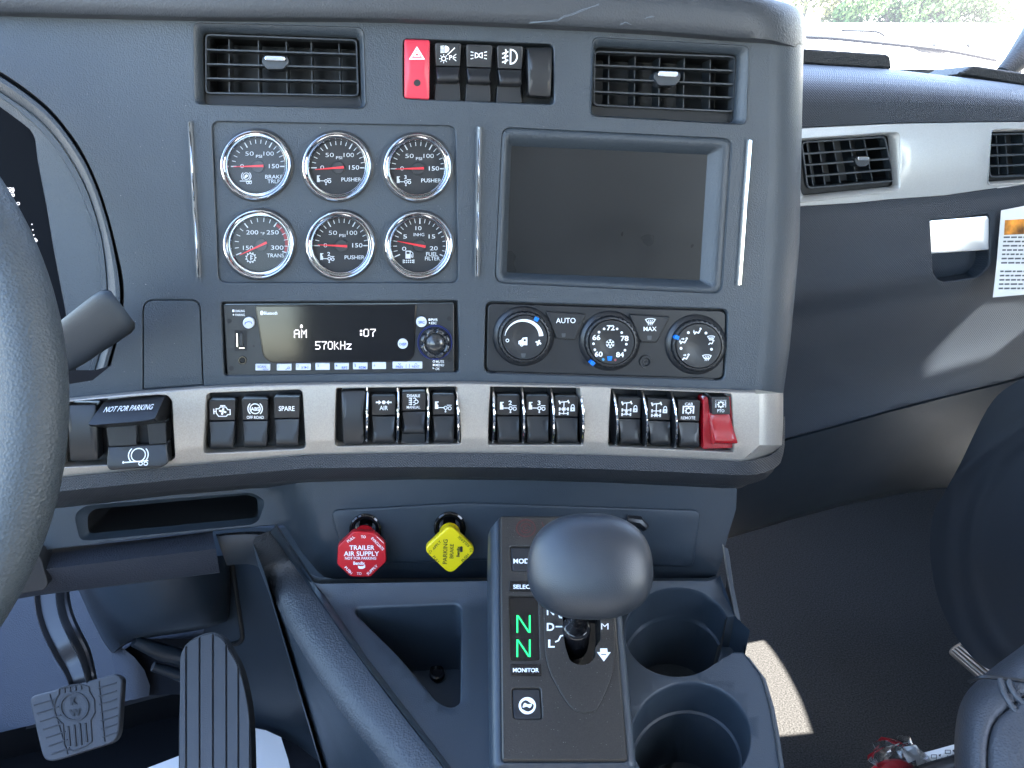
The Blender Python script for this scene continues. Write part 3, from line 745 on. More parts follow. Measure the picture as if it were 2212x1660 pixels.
# upper bank
t = thing('hazard_switch', 'red hazard warning switch with a triangle', 'switch', FB(900, 150, -.01)); q = [(873, 87), (928, 89), (927, 217), (873, 214)]
wfh = lambda x, y: .0035+.0035*math.cos((y-150)/64*1.2)
m = M(); slab(m, FB, rp(q, 5), -.010, 0, 2.5, .0014, fn=wfh, step=8); o = m.build('rocker', red_haz, t, sharp=60)
m = M(); G = lambda x, y, dw=0: FB(x, y, wfh(x, y)+dw)
for s, w in ((13.5, 3.4), (5.6, 2.2)): line(m, G, [(900, 119-s*1.05+2), (900+s*1.05, 119+s*.7+2), (900-s*1.05, 119+s*.7+2)], w, .0004, closed=True)
m.build('triangle_symbol', ink, o, smooth=False)
m = M(); fill(m, G, ell(900.5, 182, 7.2, n=20), .0004); m.build('indicator', plastic_sm, o, smooth=False)
for q, sp, lb, ic, pos, dr in (([(939, 94), (996, 95), (991, 181), (943, 180)], 144, 'black rocker switch with headlamp and parking light symbols beside the red hazard switch', i_light, (967, 121), ((941, 994), 218)),
                       ([(1006, 97), (1063, 99), (1058, 184), (1010, 182)], 147, 'black rocker switch with two small marker lamp symbols', i_marker, (1033, 121), ((1008, 1060), 220)),
                       ([(1072, 99.5), (1129, 101), (1125, 188), (1078, 186)], 150, 'black rocker switch with a large front fog lamp symbol', i_fog, (1100, 124), ((1075, 1127), 222))):
    make_rocker(FB, q, sp, lb, ic, ic=pos, drop=dr, wt=.003, wm=.001, wb=.0055)
make_rocker(FB, [(1137, 104), (1191, 104), (1188, 212), (1140, 208)], 150, 'plain black blanking switch beside the front fog lamp switch', plain=True, group='plain black blanking covers')
# lower strip banks
FL = D.lift(SW-.006)
for w in wins: tray('switch_tray', w, FL, .012)
make_rocker(FL, [(151, 872), (212, 871), (216, 992), (156, 994)], 900, 'plain black blanking switch beside the steering wheel and the trailer brake lever', plain=True, group='plain black blanking covers')
make_rocker(FL, [(737, 842), (791, 841), (787, 957), (742, 959)], 900, 'plain black blanking switch beside the AIR switch', plain=True, group='plain black blanking covers')
for q, sp, lb, ic, pos in (
    ([(452, 863), (510, 862), (505, 969), (454, 971)], 909, 'black rocker switch with an engine fan symbol', i_engine, (481, 888)),
    ([(523, 860), (580, 860), (577, 966), (527, 968)], 908, 'black rocker switch marked ABS OFF ROAD', i_abs, (552, 886)),
    ([(592, 856), (649, 856), (644, 964), (595, 966)], 904, 'black rocker switch marked SPARE', T_('SPARE', 11, 34), (620, 881)),
    ([(802, 853), (856, 853), (852, 958), (804, 959)], 898, 'black rocker switch marked AIR between two arrows', i_air, (829, 874)),
    ([(933, 850), (983, 850), (980, 957), (936, 958)], 897, 'black rocker switch with a pusher axle symbol without number', i_push(), (956, 876)),
    ([(1071, 852), (1123, 852), (1121, 957), (1074, 957)], 898, 'black rocker switch with a pusher axle symbol and the numeral two', i_push('2'), (1096, 877)),
    ([(1134, 853), (1186, 853), (1184, 957), (1138, 957)], 898, 'black rocker switch with a pusher axle symbol and the numeral three, beside the padlock switch', i_push('3'), (1158, 877)),
    ([(1196, 854), (1249, 855), (1247, 958), (1201, 957)], 901, 'black rocker switch with an axle and padlock symbol beside the pusher 3 switch', i_lock(2), (1222, 880)),
    ([(1332, 857), (1384, 858), (1382, 961), (1339, 959)], 904, 'first axle and padlock switch in the bank that ends with the red guarded switch', i_lock(1), (1357, 882)),
    ([(1396, 859), (1448, 861), (1447, 963), (1403, 962)], 908, 'black axle and padlock rocker switch, crossed on the lower axle, beside the CAB REMOTE switch', i_lock(3), (1421, 884)),
    ([(1461, 862), (1510, 863), (1509, 968), (1467, 966)], 911, 'black rocker switch marked CAB REMOTE beside the red switch', i_cab, (1485, 887))):
    make_rocker(FL, q, sp, lb, ic, ic=pos)
make_rocker(FL, [(867, 846), (921, 845), (918, 936), (870, 937)], 888, 'black rocker switch marked DISABLE MANUAL with its lower edge raised', i_disable, ic=(893, 866), drop=((868, 918), 960), wb=.0065)
for x0, y0, x1, y1, lb in ((795, 838, 792, 956, 'thin divider between the blanking cover and the AIR switch'), (861, 837, 858, 957, 'thin divider between the AIR and DISABLE MANUAL switches'),
    (925, 837, 923, 957, 'thin divider between the DISABLE MANUAL and pusher axle switches'), (986, 837, 990, 957, 'thin divider closing the bank beside the unnumbered pusher switch'),
    (1065, 838, 1064, 957, 'thin divider before the pusher 2 switch'), (1127, 839, 1129, 958, 'thin divider between the pusher 2 and pusher 3 switches'), (1190, 841, 1193, 959, 'thin divider between the pusher 3 switch and the padlock switch beside it'),
    (1253, 842, 1256, 960, 'thin divider closing the bank beside the padlock switch'), (1324, 845, 1329, 963, 'thin divider before the first padlock switch of the bank with the red switch'),
    (1387, 846, 1393, 965, 'thin divider between the two neighbouring padlock switches'), (1450, 849, 1456, 968, 'thin divider between the padlock switch and the CAB REMOTE switch')):
    guard(FL, x0, y0, x1, y1, lb)
# red PTO switch under its clear guard
t = thing('guarded_switch', 'PTO switch under a clear red flip guard', 'switch', FL(1548, 910, -.01))
m = M(); wfr = lambda x, y: .004+.009*sm(890, 945, y)-.012*sm(945, 966, y)
slab(m, FL, rp([(1527, 888), (1571, 888), (1583, 953), (1532, 958)], 5), -.010, 0, 2, .001, fn=wfr, step=7); m.build('red_guard', red_clear, t, sharp=60)
m = M(); slab(m, FL, rp([(1516, 860), (1527, 856), (1540, 955), (1536, 966), (1516, 966)], 4), -.010, .003, 1.5, .001); slab(m, FL, rp([(1568, 856), (1577, 855), (1587, 954), (1583, 960)], 3), -.010, .004, 1.5, .001)
slab(m, FL, rp([(1515, 950), (1583, 948), (1583, 968), (1516, 970)], 5), -.011, .001, 2, .001); m.build('guard_frame', red_clear, t)
m = M(); slab(m, FL, rp([(1530, 853), (1568, 853), (1570, 891), (1530, 891)], 3), -.010, .008, 1.5, .0008); o = m.build('label_plate', rocker_m, t)
m = M(); G = lambda x, y, dw=0: FL(x, y, .008+dw); i_pto(m, G, 1549, 874, None, 'PTO', .95); m.build('symbol', ink, o, smooth=False)

# trailer brake lever, NOT FOR PARKING
t = thing('trailer_brake_lever', 'black trailer brake lever marked NOT FOR PARKING', 'lever', FL(295, 930, -.01))
pt = lambda x, y, w: FL(x, y, w)
m = M()
A = [pt(229, 866, .006), pt(361, 853, .006)]; Bf = [pt(212, 902, .025), pt(351, 890, .025)]; Bu = [pt(214, 906, .022), pt(353, 895, .022)]; Cb = [pt(233, 922, .004), pt(361, 911, .004)]
def srail(a, b, n=9): return [a.lerp(b, i/(n-1)) for i in range(n)]
secs = []
for i in range(13):
    s = i/12
    a = A[0].lerp(A[1], s); b = Bf[0].lerp(Bf[1], s); u = Bu[0].lerp(Bu[1], s); c = Cb[0].lerp(Cb[1], s)
    k = math.sin(math.pi*min(1, max(0, s)))**.25 if 0 < s < 1 else .0
    b = a.lerp(b, .93+.07*k); u = c.lerp(u, .9+.1*k)
    secs.append([a-D.n*.02, a, a.lerp(b, .5)+D.n*.0012, b, b.lerp(u, .5)+D.V*.0-D.n*(-.0004), u, c.lerp(u, .4)-D.n*.001, c, c-D.n*.02])
m.loft(secs, closed=True, cap0=True, cap1=True); m.build('grip', rocker_m, t, sharp=50)
def Gt(x, y, dw=0):     # on the sloping top of the grip
    s = (x-220)/(355-220); s = min(1, max(0, s)); a = A[0].lerp(A[1], s); b = a.lerp(Bf[0].lerp(Bf[1], s), 1.0)
    yy0 = 866-13*s; k = (y-yy0)/19.0
    nrm = (A[1]-A[0]).cross(Bf[0]-A[0]).normalized()
    if nrm.dot(D.n) < 0: nrm = -nrm
    return a.lerp(b, k*.5)+nrm*(.0016+dw)
m = M(); text(m, Gt, 'NOT FOR PARKING', 290, 876, 9, w=104, rot=-4, bold=.012, dw=.0); m.build('lettering', ink, t, smooth=False)
m = M(); slab(m, FL, rp([(234, 919), (300, 914), (300, 958), (240, 961)], 3), -.010, .006, 2, .001); slab(m, FL, rp([(322, 912), (362, 908), (364, 954), (326, 957)], 3), -.010, .006, 2, .001); m.build('side_cheek', rocker_m, t)
m = M(); slab(m, FL, rp([(296, 914), (326, 911), (328, 958), (300, 960)], 1), -.011, -.001, 1, .001); m.build('slot', black_m, t)
m = M(); wfp = lambda x, y: .0035+.004*sm(950, 1000, y); slab(m, FL, rp([(238, 961), (364, 954), (371, 993), (358, 1002), (244, 1009), (238, 1000)], [3, 3, 6, 6, 8, 4]), -.010, .002, 3, .002, fn=wfp, step=9); o = m.build('foot_plate', rocker_m, t, sharp=60)
m = M(); G = lambda x, y, dw=0: FL(x, y, .0022+wfp(x, y)+dw)
line(m, G, ell(305, 977, 15, 13, n=26), 2.2, closed=True)
for s in (-1, 1): line(m, G, ell(305, 977, 21, 18, n=12, a0=90-90*s-45, a1=90-90*s+45), 2.4)
line(m, G, [(272, 992), (327, 988)], 2.4); line(m, G, [(274, 989), (274, 994)], 2.4)
for x in (311, 322): line(m, G, ell(x, 994, 4, 3.4, n=12), 1.9, closed=True)
m.build('symbol', ink, o, smooth=False)

# =================================================================== radio
FR = D.lift(-.004)
t = thing('car_radio', 'black car radio showing AM and 570kHz', 'radio', FR(735, 730, -.05))
RQ = [(483, 658), (981, 655), (981, 804), (492, 812)]
disp = rp([(554, 661), (898, 658), (893, 768), (880, 779), (586, 781), (571, 768)], [3, 3, 10, 8, 8, 10])
m = M(); slab(m, FR, rp(RQ, 5), -.006, .002, 2, .001, holes=[]); m.build('faceplate', plastic_sm, t)
m = M(); sheet(m, lambda x, y: FR(x, y, -.0055), inset(rp(RAD, 10), 2)); m.build('back_frame', black_m, t, smooth=False)
m = M(); slab(m, FR, inset(disp, -2), .001, .0028, 1, .0004); m.build('display_rim', gloss, t)
m = M(); slab(m, FR, disp, .002, .0034, 1.2, .0003); dd = m.build('display', gloss, t)
m = M(); FD_ = lambda x, y, dw=0: FR(x, y, .0036+dw)
def lcd(m, F, s, x, y, w, h):
    """dot matrix characters"""
    pat = {'A': '01110 10001 10001 11111 10001 10001 10001', 'M': '10001 11011 10101 10101 10001 10001 10001', ':': '00 11 11 00 11 11 00', '0': '01110 10001 10001 10001 10001 10001 01110',
           '7': '11111 00001 00010 00100 00100 00100 00100', '5': '11111 10000 10000 11110 00001 00001 11110', 'k': '10000 10010 10100 11000 10100 10010 10001', 'H': '10001 10001 10001 11111 10001 10001 10001', 'z': '00000 00000 11111 00010 00100 01000 11111'}
    cols = sum(len(pat[c].split()[0])+1 for c in s)-1; p = w/cols; q = h/7; X = x-w/2
    for c in s:
        rr = pat[c].split()
        for j, row in enumerate(rr):
            for i, b in enumerate(row):
                if b == '1':
                    a0, b0 = X+i*p, y-h/2+j*q; m.add([F(a0, b0), F(a0+p*.86, b0), F(a0+p*.86, b0+q*.86), F(a0, b0+q*.86)], [(0, 1, 2, 3)])
        X += (len(rr[0])+1)*p
lcd(m, FD_, 'AM', 650, 720, 28, 18); lcd(m, FD_, ':07', 795, 718, 34, 17); lcd(m, FD_, '570kHz', 721, 745, 78, 18)
fill(m, FD_, ell(652, 704, 3, 4, n=12)); m.build('readout', white_e, dd, smooth=False)
m = M(); text(m, FD_, 'Bluetooth', 586, 675, 7, w=29, bold=.02); fill(m, FD_, ell(567, 675, 3.6, 5, n=14), holes=[[(566.5, 672), (568, 673), (567, 675), (568, 677), (566.5, 678)]]); m.build('brand_mark', ink, dd, smooth=False)
m = M(); FT = lambda x, y, dw=0: FR(x, y, .0024+dw)
text(m, FT, 'DIALING', 520, 671, 5, w=20, bold=.01); text(m, FT, 'PAIRING', 520, 679.5, 5, w=20, bold=.01); fill(m, FT, box(503, 668.5, 507.5, 673.5)); fill(m, FT, ell(505.5, 679.5, 1.6, n=10))
text(m, FT, 'PWR', 938, 690, 5.5, w=14, bold=.01); text(m, FT, 'ESC', 937, 697, 5.5, w=12, shear=.2, bold=.01); fill(m, FT, box(925.5, 688, 929.5, 692.5)); fill(m, FT, ell(927.5, 697, 1.5, n=8))
text(m, FT, 'MUTE', 950, 780, 5.5, w=17, bold=.01); text(m, FT, 'MENU', 949.5, 787.5, 5.5, w=18, bold=.01); text(m, FT, 'OK', 945, 795.5, 5.5, w=9, shear=.2, bold=.01)
line(m, FT, ell(937, 780, 2.2, n=10), 1, closed=True); fill(m, FT, box(934.5, 785.5, 938.5, 789.5)); line(m, FT, [(935, 792), (935, 795.5), (938, 795.5)], 1)
m.build('lettering', ink, t, smooth=False)
def rbtn(cx, cy, r, s, h, w, name='round_button'):
    m = M(); lathe(m, FR, cx, cy, [(r+1.8, .0022), (r+1.6, .0029), (r+.6, .0024)], 28); m.build('button_ring', plastic_sm, t)
    m = M(); lathe(m, FR, cx, cy, [(r, .001), (r, .0044), (r*.93, .0052), (.01, .0055)], 28); o = m.build(name, button_w, t)
    m = M(); G = lambda x, y, dw=0: FR(x, y, .0058+dw)
    if s: text(m, G, s, cx, cy, h, w=w, bold=.02)
    else: line(m, G, [(cx-8, cy+3), (cx-6, cy-1), (cx, cy-3), (cx+6, cy-2), (cx+8, cy+2)], 1.5)
    m.build('button_print', inkblue, o, smooth=False)
rbtn(539, 696, 12.5, None, 0, 0); rbtn(910, 694, 11.5, 'SRC', 6, 13); rbtn(870, 741, 11, 'DISP', 5.5, 15)
def kbtn(x0, y0, x1, y1, marks):
    m = M(); slab(m, FR, box(x0, y0, x1, y1, 1.5), .001, .0038, 1, .0006); o = m.build('key', button_w, t)
    m = M(); G = lambda x, y, dw=0: FR(x, y, .0041+dw); marks(m, G); m.build('key_print', inkblue, o, smooth=False)
def two(a, ax, ay, b=None, bx=0, by=0, bw=12):
    def f(m, G):
        text(m, G, a, ax, ay, 5.8, w=None if len(a) < 2 else 19, bold=.012)
        if b: text(m, G, b, bx, by, 5.8, w=bw, bold=.012)
    return f
kbtn(553, 785, 585, 799, lambda m, G: (text(m, G, 'SCAN', 567, 790, 5.6, w=18, bold=.012), text(m, G, 'ASCN', 575, 796, 3.6, w=12, bold=.01)))
kbtn(599, 785, 631, 799, lambda m, G: (text(m, G, '1', 604, 789.5, 5.6), line(m, G, ell(625, 793, 2.2, n=8), 1, closed=True), line(m, G, [(618, 797), (623, 794)], 1.2)))
kbtn(640, 784, 672, 798, lambda m, G: (text(m, G, '2', 645, 788.5, 5.6), text(m, G, 'X', 654, 792, 6, w=5), fill(m, G, [(659, 789), (664, 792), (659, 795)]), line(m, G, [(666, 789), (666, 795)], 1)))
kbtn(682, 783, 713, 798, lambda m, G: text(m, G, '3', 688, 788, 5.6))
kbtn(723, 783, 754, 797, two('4', 727.5, 788, 'RPT', 745, 792.5, 12)); kbtn(763, 782, 794, 796.5, two('5', 768, 787.5, 'RDM', 783, 792, 14))
kbtn(804, 781, 834, 796, lambda m, G: text(m, G, '6', 809, 787, 5.6))
kbtn(848, 780, 912, 795, lambda m, G: (text(m, G, 'PREV', 863, 790.5, 5.4, w=16, bold=.01), text(m, G, 'NEXT', 898, 790, 5.4, w=16, bold=.01), line(m, G, [(860, 783), (863, 786), (866, 783)], 1), line(m, G, [(895, 786), (898, 783), (901, 786)], 1), line(m, G, [(877, 784), (877, 793)], 1), line(m, G, [(884, 784), (884, 793)], 1)))
m = M(); lathe(m, FR, 939, 739, [(38, .0022), (37.5, .003), (34.5, .003), (34, .0022)], 48); m.build('blue_ring', mat('blue_knob_ring', (.004, .012, .10), .3), t)
def lob(r, k, w):
    return [FR(939+(r-k*(.5+.5*math.cos(8*a))**3)*math.cos(a), 739+(r-k*(.5+.5*math.cos(8*a))**3)*math.sin(a), w) for a in [2*math.pi*i/96 for i in range(96)]]
m = M(); m.loft([lob(33, 4, .0022), lob(33, 6, .009), lob(31, 6.5, .0105), lob(27, 4, .011), lob(23, 0, .0105), lob(21.5, 0, .0095)]); m.loft([lob(21.5, 0, .0095), lob(17, 0, .0112), lob(10, 0, .0122), lob(.5, 0, .0126)]); m.build('volume_knob', gloss2 if 'gloss2' in globals() else mat('knob_satin', (.02, .021, .023), .22, coat=.3), t, sharp=60)
for x, y, r in ((496, 693, 5), (501, 795, 5), (970, 688, 5), (971, 776, 5), (549, 747, 2.4)):
    m = M(); fill(m, FT, ell(x, y, r, n=16), .0001); m.build('screw_hole', black_m, t, smooth=False)
m = M(); lathe(m, FR, 525, 777, [(9, .0022), (8.5, .0036), (6.5, .0036), (5.5, .0022)], 24); o = m.build('aux_socket', gloss, t); m = M(); fill(m, FT, ell(525, 777, 5.5, n=16), .0001); m.build('socket_hole', black_m, o, smooth=False)
m = M(); fill(m, FT, rp([(508, 713), (534, 713), (534, 757), (508, 758)], 2), .0001); o = m.build('usb_port', black_m, t, smooth=False)
m = M(); line(m, FT, [(513, 720), (514, 748)], 2, .0004); line(m, FT, [(518, 751), (529, 751)], 1.5, .0004); m.build('port_edge', chrome, o, smooth=False)
m = M(); slab(m, FR, box(519, 720, 526, 746, 1), .002, .0032, 1, .0004); m.build('port_tongue', plastic_sm, o)

# =================================================================== climate panel
t = thing('climate_panel', 'black climate control panel with three round dials', 'climate control', FR(1310, 740, -.03))
CQ = [(1053, 655), (1568, 672), (1561, 819), (1050, 803)]
FC = D.lift(-.003)
m = M(); sheet(m, lambda x, y: FC(x, y, -.003), inset(rp(CLI, 18), 1)); m.build('back_frame', black_m, t, smooth=False)
m = M(); slab(m, FC, rp(CQ, 15), -.004, .001, 2.5, .001); m.build('faceplate', plastic_sm, t)
m = M(); slab(m, FC, rp([(1070, 803), (1542, 817), (1541, 821), (1070, 807)], 1), -.002, .002, 1, .0004); m.build('lower_ledge', plastic_sm, t)
FCT = lambda x, y, dw=0: FC(x, y, .0008+dw)
for cx, cy, ix, iy in ((1130, 726, 1132, 731), (1316, 736, 1318, 740), (1502, 744, 1505, 748)):
    d = M(); lathe(d, FC, cx, cy, [(67, .0005), (66, .0014), (62, .0030), (57, .0042), (54, .0038), (52.5, .001)], 64, .98); dial = d.build('dial_collar', plastic_sm, t, sharp=50)
    n = 30; m = M(); rings = []
    for r, w, tooth in ((55, .0008, 1), (55, .006, 1), (53.5, .0075, 1), (51.5, .0078, 0), (50, .0078, 0)):
        rings.append([FC(cx+(r+(1.2 if (i % 4) < 2 and tooth else 0))*math.cos(2*math.pi*i/120), cy+(r+(1.2 if (i % 4) < 2 and tooth else 0))*.98*math.sin(2*math.pi*i/120), w) for i in range(120)])
    m.loft(rings); lathe(m, FC, cx, cy, [(50, .0078), (49.6, .0068), (48, .0078), (47.5, .0084), (30, .0084), (24, .0080), (10, .0074), (.01, .0073)], 56, .98)
    m.build('dial_knob', rocker_m, dial, sharp=50)
FK = D.lift(-.003+.0088)
def parent_print(fn, m_ink=ink, name='lettering'):
    m = M(); fn(m); m.build(name, m_ink, t, smooth=False)
def arcband(m):
    A = ell(1132, 731, 42, 41, 24, 178, 362); B = [(1132+(41-7*i/23)*math.cos(R(178+184*i/23))*.985, 731+(41-7*i/23)*math.sin(R(178+184*i/23))) for i in range(24)]
    A = [(1132+42*math.cos(R(186+168*i/23)), 730+40*math.sin(R(186+168*i/23))) for i in range(24)]; B = [(1132+(41-8.5*i/23)*math.cos(R(186+168*i/23)), 730+(39-8.5*i/23)*math.sin(R(186+168*i/23))) for i in range(24)]
    m.add([FK(x, y) for x, y in A]+[FK(x, y) for x, y in B], [(i, i+1, 25+i, 24+i) for i in range(23)])
    line(m, FK, ell(1096, 736, 3.2, n=12), 1.4, closed=True)
    fill(m, FK, [(1120, 744), (1120, 737), (1126, 735), (1129, 730), (1139, 729), (1139, 746), (1131, 746)], holes=[[(1131, 738), (1131, 733), (1136, 733), (1136, 738)]]); line(m, FK, ell(1127, 745, 3, n=12), 1.8, closed=True)
    for a in range(4):
        c, s = math.cos(R(a*90+30)), math.sin(R(a*90+30)); fill(m, FK, [(1163+p*c-q*s, 741+p*s+q*c) for p, q in ((0, 0), (2.5, -3), (6.5, -2), (6, 1), (3, 1.5))])
parent_print(arcband)
def temps(m):
    for s, x, y in (('72', 1319, 708), ('66', 1288, 729), ('78', 1349, 731), ('60', 1293, 765), ('84', 1339, 766)): text(m, FK, s, x, y, 11, w=17, bold=.025)
    for x, y in ((1305, 711), (1333, 711), (1294, 718), (1343, 719), (1282, 743), (1353, 744), (1285, 756), (1350, 757)): fill(m, FK, ell(x, y, 2.7, n=12))
    for k in range(6):
        a = R(k*60+30); c, s = math.cos(a), math.sin(a); line(m, FK, [(1318+3*c, 743+3*s), (1318+9.5*c, 743+9.5*s)], 1.7)
        for sg in (-1, 1): line(m, FK, [(1318+6*c, 743+6*s), (1318+9*math.cos(a+sg*.35), 743+9*math.sin(a+sg*.35))], 1.2)
    line(m, FK, ell(1318, 743, 3.6, n=6), 1.4, closed=True)
parent_print(temps)
def person(m, x, y, arrow='', k=1.0):
    fill(m, FK, ell(x+6*k, y-7*k, 2.6*k, n=10)); line(m, FK, [(x+5*k, y-4*k), (x+1*k, y+3*k), (x-5*k, y+1*k), (x-9*k, y+6*k)], 2.9*k)
    if 'd' in arrow: line(m, FK, [(x-10*k, y-4*k), (x-10*k, y+1*k)], 1.6); fill(m, FK, [(x-12.5*k, y), (x-7.5*k, y), (x-10*k, y+3.5*k)])
    if 'u' in arrow: line(m, FK, [(x-7*k, y-6*k), (x-3*k, y-6*k)], 1.6); fill(m, FK, [(x-3*k, y-9*k), (x-3*k, y-3*k), (x+1*k, y-6*k)])
def screen_ic(m, F, x, y, k=1.0):
    line(m, F, [(x-11*k, y-5*k), (x-5*k, y-7*k), (x+5*k, y-7*k), (x+11*k, y-5*k), (x+6*k, y+3*k), (x-6*k, y+3*k)], 1.8*k, closed=True)
    for d in (-4, 0, 4): line(m, F, [(x+d*k-1, y+8*k), (x+d*k+1, y+3*k), (x+d*k-1, y), (x+d*k+1, y-4*k)], 1.4*k)
def modes(m):
    person(m, 1508, 717, 'd', .9); person(m, 1478, 738, 'du', .9); person(m, 1482, 773, 'u', .9); screen_ic(m, FK, 1536, 731, .7); person(m, 1537, 741, '', .7); screen_ic(m, FK, 1527, 773, .85)
    for x, y in ((1487, 719), (1525, 720), (1471, 753), (1537, 755)): fill(m, FK, ell(x, y, 3, n=12))
parent_print(modes)
for x, y, a in ((1155, 687, 25), (1275, 781, 40), (1455, 726, 20)):
    m = M(); c, s = math.cos(R(a)), math.sin(R(a)); slab(m, FC, [(x+p*c-q*s, y+p*s+q*c) for p, q in rp([(-5, -4.5), (5, -4.5), (5, 4.5), (-5, 4.5)], 1.5)], .002, .0088, 1, .0006); m.build('blue_marker', blue_led, t)
m = M(); fill(m, FK, rp([(1311, 770), (1323, 770), (1321, 780), (1313, 780)], 1)); m.build('blue_indicator', blue_led, t, smooth=False)
m = M(); fill(m, FK, ell(1303, 777, 3, n=10)); m.build('cool_dot', mat('pale_blue_dot', (.06, .25, .42), .5), t, smooth=False)
m = M(); fill(m, FK, ell(1329, 778, 2.8, n=10)); m.build('warm_dot', mat('dull_red_dot', (.28, .07, .08), .5), t, smooth=False)
grey_l = mat('unlit_indicator', (.06, .065, .07), .4)
for q, nm, lx, ly in (([(1178, 672), (1264, 678), (1240, 733), (1201, 731)], 'AUTO', 1221, 725), ([(1357, 678), (1445, 684), (1416, 739), (1382, 738)], 'MAX', 1401, 732)):
    m = M(); slab(m, FC, inset(rp(q, 4), -2), .0005, .0012, 1, .0003); fr = m.build('button_surround', black_m, t)
    m = M(); slab(m, FC, rp(q, 4), .0005, .0035, 2, .001); b = m.build('push_button', rocker_m, t)
    m = M(); G = lambda x, y, dw=0: FC(x, y, .0038+dw)
    if nm == 'AUTO': text(m, G, 'AUTO', 1220, 691, 11.5, w=42, bold=.004)
    else: screen_ic(m, G, 1402, 694, .95); text(m, G, 'MAX', 1401, 709, 9.5, w=28, bold=.012)
    m.build('lettering', ink, b, smooth=False)
    m = M(); fill(m, G, rp([(lx-10, ly-6), (lx-1, ly-6), (lx-2, ly+2), (lx-9, ly+2)], 1) if nm == 'AUTO' else rp([(lx-6, ly-8), (lx+4, ly-8), (lx+3, ly+1), (lx-5, ly+1)], 1)); m.build('indicator', grey_l, b, smooth=False)
m = M(); fill(m, FK, rp([(1125, 764), (1136, 764), (1134, 773), (1127, 773)], 1)); m.build('indicator', grey_l, t, smooth=False)
m = M(); lathe(m, FC, 1394, 781, [(14, .0008), (13, .0026), (9, .0026), (7, .001), (3, .0008), (.01, .0018)], 28); m.build('sensor', plastic_sm, t)
# =================================================================== instrument cluster at the driver's side
t = thing('instrument_cluster', 'dark instrument cluster display behind the steering wheel with a curved surround', 'instrument cluster', D.px(60, 420, -.03))
arcI = cr([(-60, 165), (0, 200), (69, 247), (116, 293), (154, 347), (185, 405), (208, 470), (224, 540), (231, 617), (231, 680), (222, 740), (205, 800)], 5)
dispE = [(-60, 190), (0, 231), (50, 268), (68, 283), (76, 300), (81, 347), (100, 443), (116, 540), (135, 640), (150, 720), (165, 800)]
def mixp(A, B, t_, n=50):
    A = resample(A, n); B = resample(B, n); return [(a[0]+(b[0]-a[0])*t_, a[1]+(b[1]-a[1])*t_) for a, b in zip(A, B)]
def arow(A, B, t_, w, n=50): return [D.px(x, y, w) for x, y in mixp(A, B, t_, n)]
m = M(); m.loft([arow(arc, arcI, 0, .0), arow(arc, arcI, 0.02, -.004), arow(arc, arcI, .05, -.012), arow(arc, arcI, .2, -.013)], closed=False); m.build('shadow_gap', black_m, t)
m = M(); m.loft([arow(arc, arcI, .2, -.020), arow(arc, arcI, .2, -.009), arow(arc, arcI, .26, -.0072), arow(arc, arcI, .5, -.0070), arow(arc, arcI, .75, -.009), arow(arc, arcI, 1.0, -.014)], closed=False); m.build('surround_band', plastic, t)
m = M(); arcJ = [(x-12 if i > 8 else x-5, y+8 if i < 30 else y) for i, (x, y) in enumerate(arcI)]
m.loft([arow(arcI, arcJ, 0, -.0141), arow(arcI, arcJ, .1, -.0125), arow(arcI, arcJ, .9, -.0125), arow(arcI, arcJ, 1.0, -.0145)], closed=False); m.build('inner_bead', plastic, t)
m = M(); m.loft([arow(arcJ, dispE, 0, -.0146), arow(arcJ, dispE, .97, -.016), arow(arcJ, dispE, 1, -.0175)], closed=False); m.build('inner_panel', plastic, t)
m = M(); sheet(m, lambda x, y: D.px(x, y, -.0175), dispE+[(-60, 800)]); ds = m.build('display', cluster_m, t, smooth=False)
m = M(); G = lambda x, y, dw=0: D.px(x, y, -.0171)
brake_trailer_icon(m, G, 22, 414, .8); text(m, G, '100', 32, 440, 7, w=22)
fill(m, G, [(76, 514), (82, 520), (76, 526), (70, 520)])
for x, y in ((69, 485), (71, 497), (73, 508), (77, 532)): fill(m, G, ell(x, y, 1.5, n=8))
m.build('readout', white_e, ds, smooth=False)

# =================================================================== steering wheel
WP = Plane(at(300, 860, .50), 22.8, 0)
t = thing('steering_wheel', 'thick leather steering wheel rim entering from the driver side', 'steering wheel', WP.px(-833, 870))
uc_, vc_ = WP.uv(-833, 870); ue, ve = WP.uv(72, 870); RWm = ue-uc_
path = [WP.pt(uc_+RWm*math.cos(2*math.pi*i/160), vc_+RWm*.945*math.sin(2*math.pi*i/160)) for i in range(160)]
m = M(); rings = []
for i, p in enumerate(path):
    tg = (path[(i+1) % 160]-path[i-1]).normalized(); a = (p-WP.pt(uc_, vc_)).normalized(); rings.append([p+a*.0170*math.cos(2*math.pi*k/28)+WP.n*.0165*math.sin(2*math.pi*k/28) for k in range(28)])
rings.append(rings[0]); m.loft(rings); m.build('rim', wheel_l, t)
m = M(); lathe(m, lambda x, y, w: WP.pt(uc_+x, vc_+y, w), 0, 0, [(.075, -.05), (.075, -.01), (.06, .0), (.001, .003)], 32); m.build('hub', plastic, t)
for a in (90, 205, 335):
    m = M(); c, s = math.cos(R(a)), math.sin(R(a)); tube(m, [WP.pt(uc_+c*r, vc_+s*r, -.012+.05*(r-.07)) for r in (.06, .12, .18, RWm-.006)], [.016, .014, .013, .012], 10); m.build('spoke', silver, t)
